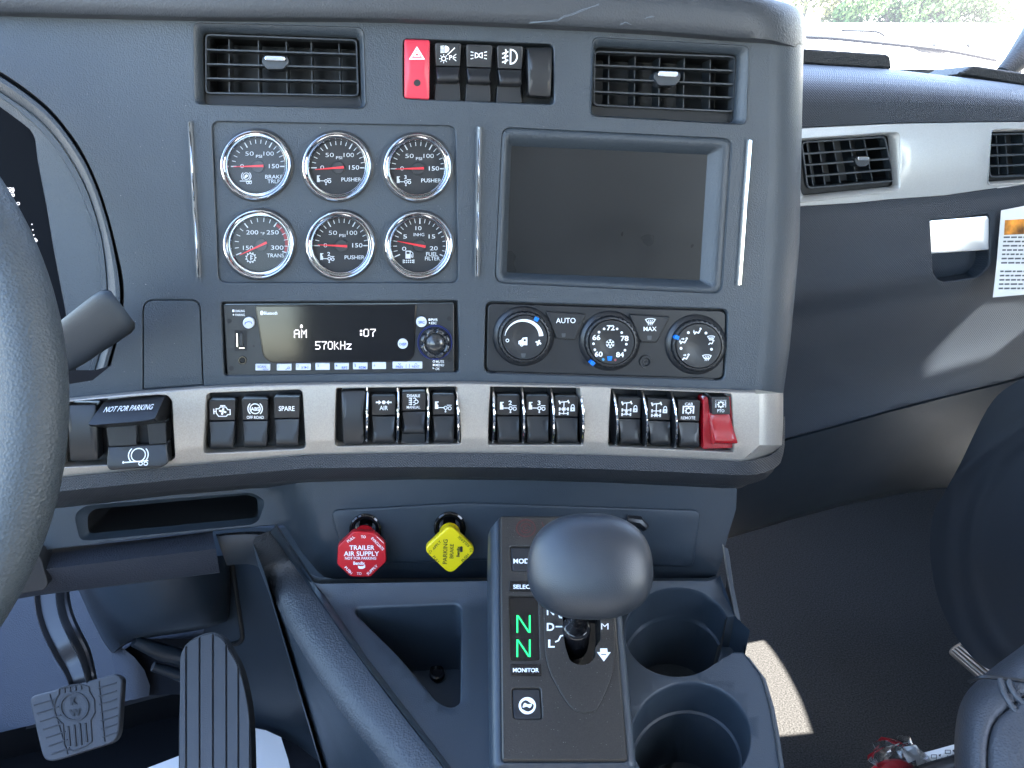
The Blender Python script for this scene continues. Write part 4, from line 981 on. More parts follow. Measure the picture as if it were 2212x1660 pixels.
# stalk
t = thing('column_stalk', 'dark grey paddle stalk reaching out from behind the steering wheel', 'stalk', at(150, 770, .60))
m = M(); axis = [((60, 815), 30, .665), ((110, 778), 40, .65), ((150, 738), 52, .635), ((185, 703), 56, .625), ((225, 672), 57, .612), ((250, 660), 54, .603), ((262, 655), 48, .599), ((268, 652), 38, .597)]
axis = [((60, 812), 34, .665), ((105, 778), 40, .650), ((150, 745), 47, .636), ((195, 712), 50, .622), ((232, 686), 52, .610), ((250, 674), 52, .605), ((260, 668), 48, .602), ((266, 664), 40, .600)]
rings = []
for (c, w, dd_) in axis:
    dirp = Vector((.80, -.60)); nrm = Vector((.60, .80)); k = dd_/FOC; o = at(c[0], c[1], dd_); fwd = ray(*c)
    A = (RGT*nrm.x-UPV*nrm.y); B = -fwd
    ring = []
    for i in range(32):
        a = 2*math.pi*i/32; ca, sa = math.cos(a), math.sin(a); e = .62
        ring.append(o+A*(w*k*math.copysign(abs(ca)**e, ca))+B*(w*k*.55*math.copysign(abs(sa)**e, sa)))
    rings.append(ring)
m.loft(rings, cap0=True, cap1=True); m.build('stalk_grip', stalk_m, t, sharp=50)

# =================================================================== lower fascia under the switches
t = low = thing('lower_fascia', 'dark lower fascia carrying the red and yellow air valves and an open slot', 'fascia', D.px(1000, 1150, -.05))
def low_w(x, y):
    s = sm(600, 668, x-(y-1090)*.42); return -.052+.020*s - .006*sm(1195, 1255, y)*s
FLo = D.lift_fn(low_w)
slot = rp([(160, 1112), (185, 1092), (545, 1064), (574, 1082), (560, 1124), (545, 1134), (196, 1168), (172, 1166)], [14, 16, 14, 14, 8, 8, 10, 10])
slot_i = rp([(182, 1121), (196, 1107), (530, 1076), (552, 1082), (556, 1120), (548, 1126), (196, 1160), (184, 1158)], [10, 12, 8, 8, 6, 6, 8, 8])
valve_h = [ell(789, 1142, 34, 34, 28), ell(971, 1138, 34, 34, 28)]
topf = [(-60, 1150), (0, 1100), (128, 1075), (377, 1052), (661, 1030), (896, 1022), (1100, 1022), (1305, 1028), (1480, 1036), (1592, 1046)]
outf = topf+[(1590, 1100), (1572, 1160), (1558, 1215), (1548, 1242), (1534, 1250), (1300, 1251), (1040, 1248), (720, 1250), (700, 1246), (684, 1232), (650, 1190), (625, 1150), (612, 1134), (583, 1134), (460, 1146), (300, 1163), (87, 1189), (-60, 1207)]
m = M(); sheet(m, FLo, outf, [slot]+valve_h, step=22)
m.loft([[FLo(x, y, 0) for x, y in slot], [FLo(x, y, -.0025) for x, y in mixp(slot, slot_i, .3, len(slot))] if False else [FLo(x+(a-x)*.4, y+(b-y)*.4, -.004) for (x, y), (a, b) in zip(slot, slot_i)],
        [FLo(a, b, -.008) for a, b in slot_i]])
ms = M(); ms.loft([[FLo(a, b, -.0079) for a, b in slot_i], [FLo(a, b, -.07) for a, b in inset(slot_i, 8)]]); sheet(ms, lambda x, y: FLo(x, y, -.0695), inset(slot_i, 8)); ms.build('slot_pocket', black_m, t)  # inside coloured black to give the pocket its deep shade
for h in valve_h: lip(m, FLo, h, 1.5, .0008, .03)
edge = outf[10:21]+outf[21:]
m.loft([[FLo(x, y, 0) for x, y in edge], [FLo(x, y, -.0015)-D.V*.0012 for x, y in edge], [FLo(x, y, -.006)-D.V*.002 for x, y in edge], [FLo(x, y, -.09)-D.V*.002 for x, y in edge]], closed=False)
# passenger side flank of the fascia
fl = [(1592, 1046), (1590, 1100), (1572, 1160), (1558, 1215), (1548, 1242)]
m.loft([[FLo(x, y, 0) for x, y in fl], [FLo(x+3, y+1, -.004) for x, y in fl], [FLo(x+5, y+1, -.012) for x, y in fl], [FLo(x+4, y+1, -.30) for x, y in fl]], closed=False)
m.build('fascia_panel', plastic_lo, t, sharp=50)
m = M(); pin = rp([(712, 1100), (1000, 1083), (1516, 1100), (1498, 1222), (1488, 1226), (1040, 1212), (744, 1221)], [22, 40, 22, 12, 10, 30, 20], 6)
G = lambda x, y, dw=0: FLo(x, y, dw)
a_, b_ = inset(pin, 0), inset(pin, 3)
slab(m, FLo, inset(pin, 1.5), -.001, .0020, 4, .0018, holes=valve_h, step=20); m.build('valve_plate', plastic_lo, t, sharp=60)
# slit of the hidden knob at the passenger end and the hinge tab behind the shifter knob
m = M(); tube(m, [FLo(1352, 1120, .002), FLo(1378, 1124, .003), FLo(1392, 1138, .002)], [.004, .005, .004], 10); m.build('hinge_tab', plastic_sm, t)
m = M(); lathe(m, lambda x, y, w: D.px(x, y, 0)-D.n*.05+D.U*w, 1592, 1130, [(22, .004), (20, .007), (14, .0085), (.1, .009)], 20); m.build('side_cap', plastic_sm, t)

# ------------------------------------------------------------------ air valves
def valve(cx, cy, hx, hy, shape, label, mm, cx2, rr, side, draw, inkm, name):
    """cx,cy: knob centre in the photograph; hx,hy: its hole"""
    zp = .034; base = FLo(hx, hy, 0)
    F = D.lift(-.038+zp)
    t = thing(name, label, 'air valve', base, 'push pull air brake valves')
    m = M(); lathe(m, FLo, hx, hy, [(34.5, .0012), (34.5, .0040), (31, .0048), (24, .0035), (21, .001), (20, -.012)], 36); m.build('mounting_nut', gloss, t)
    top = F(cx, cy, -.004); d = (top-base)
    # stem follows the valve axis; the neck is coloured
    m = M(); 
    def ringat(k, r): c = base.lerp(top, k); return [c+D.U*r*math.cos(2*math.pi*i/28)+D.V*r*math.sin(2*math.pi*i/28) for i in range(28)]
    m.loft([ringat(-.5, .0055), ringat(.25, .0055), ringat(.25, .0068), ringat(.36, .0068)], cap1=True); m.build('stem', gloss, t)
    m = M(); m.loft([ringat(.28, .001), ringat(.28, .0078), ringat(.30, .0088), ringat(.62, .0092), ringat(.9, .012), ringat(1.02, .014)], cap0=True); m.build('collar', mm, t, sharp=60)
    m = M(); c = base.lerp(top, .3)
    m.add([c+D.U*a*.0016+D.V*(.0078)+D.n*b*.0+D.V*(.0016 if b else 0)+D.n*(.0004 if b else .0) for a, b in ((-1, 0), (1, 0), (1, 1), (-1, 1))], [(0, 1, 2, 3)])
    m = M(); slab(m, F, shape, -.0045, .0018, 3, .0016, 4)
    q = inset(shape, 3.2)
    lo_ = [[F(x, y, -.0045) for x, y in shape], [F(x, y, -.0062) for x, y in inset(shape, 3)], [F(x, y, -.0065) for x, y in inset(shape, 14)]]
    m.loft(lo_, cap1=True); o = m.build('knob', mm, t, sharp=50)
    m = M(); draw(m, lambda x, y, dw=0: F(x, y, .0021)); m.build('lettering', inkm, o, smooth=False)
    return t
octo = rp([(752, 1148), (806, 1149), (835, 1175), (835, 1214), (799, 1245), (755, 1244), (728, 1221), (729, 1177)], 4)
octo = rp([(763, 1147), (808, 1149), (833, 1172), (835, 1212), (800, 1246), (757, 1245), (728, 1218), (730, 1178)], 5)
def txt_red(m, G):
    text(m, G, 'TRAILER', 782, 1181, 10, w=54, bold=.015); text(m, G, 'AIR SUPPLY', 781, 1194, 10, w=76, bold=.015); text(m, G, 'NOT FOR PARKING', 779, 1204, 6, w=67, bold=.01)
    text(m, G, 'Bendix', 776, 1214.5, 7, w=25, bold=.03); fill(m, G, [(773, 1220), (778, 1221.5), (784, 1221), (789, 1218), (789, 1224), (784, 1227), (777, 1227), (774, 1225)])
    text(m, G, 'PULL', 758, 1163, 6, w=19, rot=-38, bold=.01); text(m, G, 'TO', 785, 1158, 6, w=10, bold=.01); text(m, G, 'EVACUATE', 816, 1173, 6, w=36, rot=46, bold=.01)
    text(m, G, 'PUSH', 753, 1230, 6, w=20, rot=46, bold=.01); text(m, G, 'TO', 776, 1237, 6, w=10, bold=.01); text(m, G, 'SUPPLY', 804, 1229, 6, w=29, rot=-42, bold=.01)
    line(m, G, [(814, 1158), (829, 1172)], .8)
def txt_yel(m, G):
    text(m, G, 'PARKING', 961, 1190, 9.5, w=53, rot=-88, bold=.008); text(m, G, 'BRAKE', 975, 1189, 8.5, w=31, rot=-88, bold=.008); text(m, G, 'Bendix', 989, 1190, 6.5, w=23, rot=-88, bold=.03)
    fill(m, G, [(993, 1190), (993, 1180), (996, 1178), (999, 1180), (999, 1190), (996, 1191)])
    text(m, G, 'PULL', 942, 1207, 6, w=19, rot=50, bold=.005); text(m, G, 'TO', 929, 1191, 6, w=9, rot=-75, bold=.005); text(m, G, 'APPLY', 943, 1176, 6, w=24, rot=-48, bold=.005)
    text(m, G, 'PUSH', 1004, 1203, 6, w=20, rot=-48, bold=.005); text(m, G, 'TO', 1017, 1187, 6, w=9, rot=-95, bold=.005); text(m, G, 'RELEASE', 1001, 1168, 6, w=31, rot=-137, bold=.005)
diam = rp([(972, 1132), (1030, 1187), (973, 1241), (914, 1186)], 17, 6)
valve(782, 1197, 789, 1142, octo, 'red octagonal TRAILER AIR SUPPLY valve knob', red_knob, 0, 0, 0, txt_red, ink, 'air_valve_knob')
valve(972, 1187, 971, 1138, diam, 'yellow diamond shaped PARKING BRAKE valve knob', yellow, 0, 0, 0, txt_yel, inkblack, 'air_valve_knob')

# =================================================================== floor console with tray and cup holders
t = con = thing('floor_console', 'dark moulded console with a tray pocket and two round cup holders', 'console', T.px(1300, 1500, -.1))
def cup(cx, cy, rx, ry, a0, a1, n=48): return ell(cx, cy, rx, ry, n, a0, a1)
groove = [(640, 1222), (700, 1308), (780, 1423), (870, 1540), (966, 1665), (1010, 1730)]
tray_p = rp([(768, 1309), (988, 1300), (1000, 1312), (998, 1522), (972, 1533), (940, 1516), (860, 1420), (764, 1326)], [10, 12, 8, 14, 12, 20, 40, 8], 6)
# T is hit where the wall is: ring of the first cup is open towards the passenger side
c1 = cup(1463, 1366, 115, 97, 45, 340, 54)   # from lower right clockwise to upper right (y down)
c2 = cup(1492, 1594, 131, 124, 5, 322, 54)
right_out = [(1546, 1250), (1556, 1240), (1587, 1331)]
outc = [(640, 1222), (668, 1256), (690, 1262), (1040, 1256), (1300, 1256), (1530, 1256), (1548, 1250), (1556, 1243), (1587, 1331), (1571, 1333)] + c1[::-1] + [(1583, 1411), (1606, 1411), (1641, 1457), (1660, 1520), (1670, 1572)]
outc += [(1600, 1518)][:0]
lastp = [(1680, 1640), (1690, 1720)]
m = M()
notch2 = [(1690, 1722), (1622, 1740)]
outc += lastp+[(1010, 1730)]+groove[::-1][1:]
def con_w(x, y):
    # the top climbs a little towards the fascia
    return .010*(1-sm(1250, 1300, y))
FT_ = T.lift_fn(con_w)
c2f = ell(1492, 1594, 131, 124, 60)
sheet(m, FT_, outc, [tray_p, c2f], step=26)
lip(m, FT_, tray_p, 4, .003, .075, taper=3, floor=True)
def well(px_poly, closed, cx, cy, steps):
    rings = []
    for k, w in steps: rings.append([FT_(cx+(x-cx)*k, cy+(y-cy)*k, w) for x, y in px_poly])
    m.loft(rings, closed=closed)
stp = [(1, 0), (.985, -.0006), (.972, -.002), (.965, -.005), (.955, -.028), (.950, -.030), (.915, -.031), (.905, -.033), (.86, -.078), (.82, -.082), (.02, -.082)]
well(c2f, True, 1492, 1594, stp)
ring1 = ell(1463, 1366, 115, 97, 60, 45, 340)
well(ring1, False, 1463, 1366, stp)
# side channel of the first cup, open to the aisle
ga, gb = ring1[0], ring1[-1]
def wl(a, b, w0, w1): m.loft([[FT_(*a, w0), FT_(*b, w0)], [FT_(*a, w1), FT_(*b, w1)]], closed=False)
wl(gb, (1571, 1333), 0, -.05); wl((1571, 1333), (1587, 1331), 0, -.06); wl((1587, 1331), (1620, 1362), 0, -.06)
wl(ga, (1583, 1411), 0, -.05); wl((1583, 1411), (1606, 1411), 0, -.06)
pa = ring1[0]; pb = ring1[-1]
m.add([FT_(pb[0], pb[1], -.034), FT_(1590, 1333, -.034), FT_(1618, 1362, -.034), FT_(1606, 1411, -.034), FT_(1583, 1411, -.034), FT_(pa[0], pa[1], -.034)], [(0, 1, 2, 3, 4, 5)])
rfl = [FT_(1463+(x-1463)*.955, 1366+(y-1366)*.955, -.034) for x, y in ell(1463, 1366, 115, 97, 12, -20, 45)]
rfd = [FT_(1463+(x-1463)*.86, 1366+(y-1366)*.86, -.078) for x, y in ell(1463, 1366, 115, 97, 12, -20, 45)]
m.loft([rfl, rfd], closed=False)
flo = [FT_(1463+(x-1463)*.87, 1366+(y-1366)*.87, -.0815) for x, y in ell(1463, 1366, 115, 97, 40)]
m.loft([flo], cap1=False); m.add(flo, [list(range(40))])
tb_ = [(660, 1250), (690, 1262), (1040, 1256), (1300, 1256), (1530, 1256), (1548, 1250)]
m.loft([[FT_(x, y) for x, y in tb_], [D.px(x, y-14, -.13) for x, y in tb_]], closed=False)
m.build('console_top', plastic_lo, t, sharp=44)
# side skin facing the passenger
m = M(); side = [(1553, 1215, .02), (1567, 1262, .008), (1587, 1331, 0)]; side2 = [(1583, 1411, 0), (1606, 1411, 0), (1641, 1457, 0), (1660, 1520, 0), (1670, 1572, 0), (1680, 1640, 0), (1690, 1720, 0)]
def skirt(sd, ox=0, c=0):
    r0 = [FT_(x, y, w) for x, y, w in sd]; r1 = [FT_(x+14, y+4, w-.003) for x, y, w in sd]; r2 = [FT_(x+22, y+8, w-.014) for x, y, w in sd]; r3 = [FT_(x+26, y+10, w-.5) for x, y, w in sd]
    m.loft([r0, [p+T.n*.0008 for p in r0], [a.lerp(b, .3) for a, b in zip(r0, r1)], [a.lerp(b, .35)-T.n*.0012 for a, b in zip(r0, r1)], r1, r2, r3], closed=False)
skirt(side); skirt(side2)
m.add([FT_(1609, 1339, -.014), FT_(1606+20, 1411, -.034), FT_(1626, 1411, -.5), FT_(1609, 1339, -.5)], [(0, 1, 2, 3)])
m.add([FT_(1587, 1331, -.034), FT_(1626, 1411, -.034), FT_(1626, 1415, -.5), FT_(1600, 1331, -.5)], [(0, 1, 2, 3)])
m.build('side_skin', plastic_lo, t, sharp=60)
# rounded shoulder between fascia and console, on the driver side a padded edge
m = M()
r_a = [(605, 1140, .075), (640, 1195, .045), (672, 1242, .018), (700, 1262, .010), (760, 1264, .010), (1045, 1262, .010)]
r_b = [(600, 1128, .085), (625, 1148, .068), (655, 1190, .045), (688, 1235, .022), (716, 1250, .016), (770, 1252, .016), (1045, 1250, .016)]
r_c = [(612, 1118, .085), (640, 1145, .068), (668, 1186, .045), (700, 1228, .024), (735, 1238, .018), (780, 1240, .018), (1045, 1240, .018)]
m = M(); bandA = [(583, 1150, .062), (640, 1224, .002), (700, 1310, .002), (780, 1425, .002), (870, 1542, .002), (966, 1667, .002), (1012, 1732, .002)]
bandU = [(597, 1132, .075), (650, 1210, .010), (712, 1302, .001), (790, 1417, .0), (880, 1534, .0), (976, 1660, .0), (1022, 1725, .0)]
rails(m, T.px, [bandU, [(x-3, y+4, w+.004) for x, y, w in bandU], [(x+1, y, w+.004) for x, y, w in bandA], bandA, [(x-1, y+1, w-.004) for x, y, w in bandA]], 60)
m.build('ridge', plastic_lo, t, sharp=60)
SMc = lambda q_: cr([(a, b, c) for a, b, c in q_], 5)
b0 = [(586, 1146, .064), (606, 1178, .040), (632, 1218, .010), (690, 1300, .003), (774, 1420, .002), (864, 1539, .002), (960, 1664, .002), (1008, 1732, .002)]
b1 = [(552, 1160, .066), (562, 1196, .040), (576, 1230, .012), (600, 1274, .001), (650, 1372, -.004), (738, 1512, -.006), (820, 1615, -.006), (880, 1695, -.006)]
b2 = [(546, 1172, .058), (555, 1212, .030), (568, 1248, .002), (591, 1292, -.010), (640, 1388, -.014), (728, 1528, -.016), (810, 1630, -.016), (870, 1712, -.016)]
bm_ = [(a[0]*.5+b[0]*.5-2, a[1]*.5+b[1]*.5, a[2]*.5+b[2]*.5+.0025) for a, b in zip(b0, b1)]
b0, b1, b2, bm_ = map(SMc, (b0, b1, b2, bm_))
m = M(); m.loft([[T.px(*p) for p in r] for r in (b0, bm_, b1, b2)], closed=False); m.build('padded_edge', mat('console_leather_grain', (.024, .029, .036), .5, bump=(600, .9, 1)), t, sharp=70)
fl_ = [T.px(*p) for p in b2]; m = M(); m.loft([fl_, [p-T.n*.03+Vector((.004, 0, 0)) for p in fl_], [p-T.n*.4+Vector((.03, 0, 0)) for p in fl_]], closed=False); m.build('footwell_flank', plastic_lo, t, sharp=70)
m = M(); q = (944, 1459)
lathe(m, lambda x, y, w: T.px(x, y, -.074)+T.n*w, 944, 1459, [(17, .001), (16, .004), (12, .0045), (9, .003), (.1, .003)], 20); m.build('pocket_screw', gloss, t)

# =================================================================== shift selector
FS = S.lift(0)
t = sel = thing('shift_selector', 'tall black shift selector with green N N display and round knob on a lever', 'gear selector', S.px(1220, 1400, -.05))
SQ = [(1079, 1114), (1312, 1114), (1356, 1643), (1084, 1643)]
sq = rp(SQ, 7, 5)
lens_q = rp([(1098, 1286), (1164, 1286), (1168, 1429), (1101, 1429)], 8)
mode_q = rp([(1099, 1178), (1166, 1178), (1168, 1236), (1103, 1236)], 8)
btn_q = rp([(1103, 1484), (1170, 1484), (1174, 1556), (1106, 1556)], 10)
slotp = rp([(1212, 1300), (1297, 1300), (1298, 1385), (1287, 1399), (1288, 1420), (1271, 1437), (1250, 1439), (1230, 1430), (1219, 1394)], [4, 4, 4, 3, 8, 8, 8, 10, 10], 4)
m = M()
m.loft([[FS(x, y, -.006) for x, y in sq], [FS(x, y, -.0015) for x, y in sq], [FS(x, y, -.0005) for x, y in inset(sq, 1.5)], [FS(x, y, 0) for x, y in inset(sq, 4)]])
sheet(m, FS, inset(sq, 4), [lens_q, mode_q, btn_q, slotp])
for h in (mode_q, btn_q): lip(m, FS, h, 3, .002, .004)
lip(m, FS, lens_q, 2, .001, .002); lip(m, FS, slotp, 1.5, .0006, .02)
m.build('selector_face', sel_face, t, sharp=40)
m = M(); fq = inset(sq, -1)
o1 = rp([(1062, 1124), (1322, 1112), (1376, 1655), (1066, 1655)], 12, 5)
m.loft([[FS(x, y, -.004) for x, y in sq], [FS(x, y, -.0035) for x, y in inset(sq, -3)], [FS(x, y, -.006) for x, y in o1], [FS(x, y, -.012) for x, y in inset(o1, -5)], [FS(x, y, -.018) for x, y in inset(o1, -8)], [FS(x, y, -.14) for x, y in inset(o1, -14)]])
m.build('housing', plastic_lo, t, sharp=70)
m = M(); sheet(m, lambda x, y: FS(x, y, -.0185), inset(slotp, 1.5)); m.build('gate_well', gloss, t, smooth=False)
m = M(); g_o = cr([(1174, 1290), (1176, 1360), (1179, 1418), (1194, 1466), (1228, 1523), (1250, 1539), (1274, 1540), (1292, 1528), (1322, 1457), (1328, 1400), (1324, 1330), (1318, 1280)], 4)
slab(m, FS, g_o, .0002, .0012, 1.2, .0005, holes=[slotp]); m.build('gate_plate', sel_face, t, sharp=50)
for q in (box(1100, 1256, 1168, 1278, 1), rp([(1103, 1435), (1168, 1435), (1169, 1461), (1104, 1461)], 1)):
    m = M(); slab(m, FS, q, .0002, .0008, .8, .0003); m.build('name_plate', gloss, t)
m = M(); slab(m, FS, inset(mode_q, 3), -.004, -.0012, 3, .001); mb_ = m.build('mode_button', rocker_m, t)
m = M(); text(m, FS, 'MODE', 1130, 1211, 10.5, dw=-.0009, w=42, bold=.02); m.build('lettering', ink, mb_, smooth=False)
m = M(); slab(m, FS, inset(btn_q, 3), -.004, -.0012, 3, .001); mb_ = m.build('push_button', rocker_m, t)
m = M(); G = lambda x, y, dw=0: FS(x, y, -.0008)
fill(m, G, ell(1139, 1524, 18.5, n=36), holes=[cr([(1127, 1530), (1126, 1519), (1136, 1512), (1147, 1519), (1153, 1522), (1151, 1531), (1141, 1537), (1131, 1533)], 3, True)])
fill(m, G, cr([(1129, 1528), (1133, 1518), (1140, 1521), (1149, 1521), (1145, 1529), (1138, 1526)], 3, True)); m.build('button_emblem', ink, mb_, smooth=False)
m = M(); sheet(m, lambda x, y: FS(x, y, -.0018), inset(lens_q, 1.5)); ls = m.build('display_lens', gloss, t, smooth=False)
m = M(); G = lambda x, y, dw=0: FS(x, y, -.0014)
for cy in (1346.5, 1399):
    for x in (1117.5, 1144.5): line(m, G, [(x, cy-19), (x, cy+19)], 3.6)
    for k in range(13): x0 = 1119+24*k/13; y0 = cy-18+36*k/13; m.add([G(x0-1.2, y0), G(x0+2.6, y0), G(x0+2.6, y0+2.9), G(x0-1.2, y0+2.9)], [(0, 1, 2, 3)])
m.build('readout', green_e, ls, smooth=False)
m = M(); G = lambda x, y, dw=0: FS(x, y, .0010)
text(m, G, 'SELECT', 1131, 1269, 9, w=45, bold=.02); text(m, G, 'MONITOR', 1136, 1449, 9, w=56, bold=.02)
G = lambda x, y, dw=0: FS(x, y, .0015)
for s, x, y, w in (('N', 1189, 1322, 16), ('D', 1189, 1356, 16), ('L', 1191, 1392, 14), ('M', 1306, 1355, 16)): text(m, G, s, x, y, 17 if s != 'M' else 14, w=w, bold=.025 if s != 'M' else .0)
line(m, G, [(1199, 1321), (1205, 1326), (1209, 1336), (1214, 1337)], 3); line(m, G, [(1200, 1356), (1214, 1356)], 3); line(m, G, [(1199, 1389), (1206, 1386), (1211, 1376), (1216, 1375)], 3)
fill(m, G, [(1296, 1403), (1311, 1403), (1312, 1411), (1319, 1411), (1304, 1431), (1289, 1411), (1296, 1411)], holes=[[(1298, 1415), (1309, 1415), (1309, 1417), (1298, 1417)]])
m.build('gate_lettering', ink, t, smooth=False)
m = M(); G = lambda x, y, dw=0: FS(x, y, .0004)
line(m, G, ell(1136, 1142, 20, 18, n=30), 1.6, closed=True); line(m, G, ell(1136, 1142, 11, 10, n=10, a0=20, a1=160), 1.5); line(m, G, ell(1136, 1142, 11, 10, n=10, a0=200, a1=340), 1.5); line(m, G, ell(1136, 1142, 5, 5, n=10, a0=20, a1=300), 1.2)
line(m, G, [(1171, 1128), (1174, 1140)], 1.5); m.build('warning_ring', led_red, t, smooth=False)
# lever
m = M(); base = FS(1254, 1372, -.016); kc = at(1274, 1224, .505); ax = (kc-base).normalized()
a1 = ax.cross(Vector((1, 0, 0))).normalized(); a2 = ax.cross(a1)
def cyl(m, p, prof, n=28):
    m.loft([[p+ax*h+a1*r*math.cos(2*math.pi*i/n)+a2*r*math.sin(2*math.pi*i/n) for i in range(n)] for r, h in prof])
L0 = FS(1246, 1350, .004)
def dk(px, py, r, dist, prof, name, mm):
    m = M(); o = at(px, py, dist); A = RGT; B = UPV*.86-(FWD*.5)*.0; N2 = (S.n*.8+UPV*.2).normalized()
    m.loft([[o+N2*h+S.U*rr*math.cos(2*math.pi*i/32)+S.V*rr*math.sin(2*math.pi*i/32) for i in range(32)] for rr, h in prof]); return m.build(name, mm, t)
dB = (FS(1246, 1352, .006)-CAM).length
lv = dk(1246, 1352, 0, dB, [(.0098, -.02), (.0098, -.003), (.0090, -.001), (.0078, .0), (.0072, .003), (.0064, .0055), (.0064, .05)], 'lever_boot', gloss)
# knob
m = M(); kx = 132/FOC*.50; ky = 110/FOC*.50; C = at(1274, 1223, .500); kn = (CAM-C).normalized(); Ux = RGT; Uy = kn.cross(Ux).normalized()
if Uy.z < 0: Uy = -Uy
Ux = Uy.cross(kn).normalized()
if Ux.x < 0: Ux = -Ux
rings = []
nn = 64
for j in range(33):
    ph = -math.pi/2+math.pi*j/32; cphi = max(.0008, math.cos(ph)); sp = math.sin(ph); ring = []
    for i in range(nn):
        a = 2*math.pi*i/nn; ca, sa = math.cos(a), math.sin(a); e = .83
        x = math.copysign(abs(ca)**e, ca)*kx*cphi**.86; y = math.copysign(abs(sa)**e, sa)*ky*cphi**.86
        x *= 1+.035*(-y/ky); 
        ring.append(C+Ux*x+Uy*y+kn*(.021*math.copysign(abs(sp)**.9, sp)))
    rings.append(ring)
m.loft(rings, cap0=True, cap1=True); m.build('lever_knob', knob_m, t, sharp=80)
m = M(); q0 = C-kn*.012; q1 = FS(1246, 1350, .004)
tube(m, [q1, q1.lerp(q0, .5), q0], [.0062, .0068, .009], 20); m.build('lever_shaft', gloss, t)
# =================================================================== driver footwell
FW = Plane(at(100, 1400, 1.22), 22, -6)
t = thing('firewall_panel', 'blue grey moulded footwell wall behind the pedals', 'footwell panel', FW.px(100, 1400)); t['kind'] = 'structure'
m = M(); bl = [(-120, 1606), (0, 1583), (160, 1545), (321, 1502), (420, 1480), (720, 1420)]
sheet(m, lambda x, y: FW.px(x, y), [(-120, 1080), (760, 1080), (760, 1420)]+bl[::-1], step=60)
m.loft([[FW.px(x, y) for x, y in bl], [FW.px(x, y+6, -.01) for x, y in bl], [FW.px(x, y+10, -.05) for x, y in bl]], closed=False)
m.build('footwell_wall', firewall_m, t)
FP = Plane((0, 1.0, FLOOR_Z), 90, 0)
m = M(); m.add([(-1.1, -.5, FLOOR_Z), (.95, -.5, FLOOR_Z), (.95, 2.3, FLOOR_Z), (-1.1, 2.3, FLOOR_Z)], [(0, 1, 2, 3)])
o = m.build('floor', carpet, None, loc=(0, .8, FLOOR_Z)); o['kind'] = 'structure'
m = M(); m.loft([[at(x, y, 1.262) for x, y in bl], [FP.px(x, y+60, .004)+Vector((0, 0, 0)) for x, y in bl], [FP.px(x, y+700, .004) for x, y in bl]], closed=False)
o = m.build('floor_mat', carpet_d, None); tag(o, 'dark floor mat under the brake and accelerator pedals', 'floor mat')
m = M(); pp = [(296, 1668), (400, 1628), (542, 1572), (574, 1578), (607, 1593), (622, 1640), (640, 1720), (280, 1760)]
Pp = Plane(at(450, 1640, 1.15), 60, 0); sheet(m, lambda x, y: Pp.px(x, y, .002*math.sin(x*.02)), pp, step=20)
sheet(m, lambda x, y: Pp.px(x, y, .002*math.sin(x*.02)-.0008), pp, step=20)
o = m.build('protective_paper', mat('brown_white_paper', (.62, .60, .58), .8), None); tag(o, 'pale protective paper lying on the floor under the accelerator', 'paper sheet')
# column shroud
K = Plane(at(330, 1300, .98), 4, 0)
t = thing('column_shroud', 'rounded dark shroud above the pedals under the knee panel', 'shroud', K.px(330, 1320))
m = M()
top_ = [(150, 1230, -.06), (175, 1225, -.03), (230, 1222, 0), (330, 1215, .012), (400, 1208, .005), (440, 1205, -.01), (485, 1200, -.04), (500, 1200, -.08)]
midl = [(170, 1277, -.06), (185, 1272, -.03), (235, 1268, 0), (330, 1262, .012), (400, 1255, .005), (445, 1250, -.01), (487, 1245, -.04), (500, 1245, -.08)]
m2 = [(196, 1335, -.06), (208, 1332, -.032), (250, 1325, -.004), (335, 1318, .010), (405, 1310, .002), (452, 1303, -.014), (487, 1296, -.042), (500, 1296, -.08)]
m3 = [(222, 1385, -.065), (232, 1383, -.035), (262, 1372, -.008), (335, 1362, .002), (405, 1352, -.006), (455, 1344, -.02), (484, 1338, -.046), (498, 1335, -.08)]
m4 = [(238, 1408, -.068), (248, 1407, -.04), (276, 1384, -.016), (335, 1371, -.012), (405, 1361, -.016), (455, 1352, -.03), (483, 1344, -.054), (497, 1340, -.085)]
m5 = [(240, 1410, -.11), (250, 1409, -.11), (278, 1390, -.11), (335, 1376, -.11), (405, 1366, -.11), (455, 1356, -.11), (483, 1347, -.11), (497, 1342, -.12)]
def srails(m, F, rl, n=50):
    rings = []
    for r in rl: rings.append([F(*p) for p in cr(r, 6)])
    m.loft(rings, closed=False)
srails(m, K.px, [top_, midl, m2, m3, m4, m5]); m.build('shroud_shell', plastic_lo, t, sharp=60)
# side wall of the footwell with its service cover
K2 = Plane(at(600, 1400, 1.02), 6, -25)
t = thing('footwell_side_panel', 'dark side panel of the footwell under the console with a grooved cover', 'side panel', K2.px(600, 1400))
m = M(); w2 = lambda x, y: -.02*sm(1430, 1560, y)-.03*sm(1500, 1600, y)
F2 = K2.lift_fn(w2)
op = [(440, 1140), (700, 1140), (960, 1700), (700, 1655), (640, 1608), (600, 1590), (540, 1570), (480, 1540), (440, 1440)]
cov = rp([(495, 1180), (501, 1222), (524, 1372), (518, 1388), (440, 1400), (440, 1180)], [0, 4, 8, 8, 0, 0])
sheet(m, F2, op, step=24); m.build('panel_skin', plastic_lo, t)
m = M(); gl = cr([(492, 1170), (503, 1222), (513, 1290), (523, 1360), (522, 1382), (506, 1391), (480, 1392), (440, 1396)], 5)
a = [F2(x, y, .0006) for x, y in gl]; tube(m, a, .0028, 8); m.build('cover_seal', black_m, t)
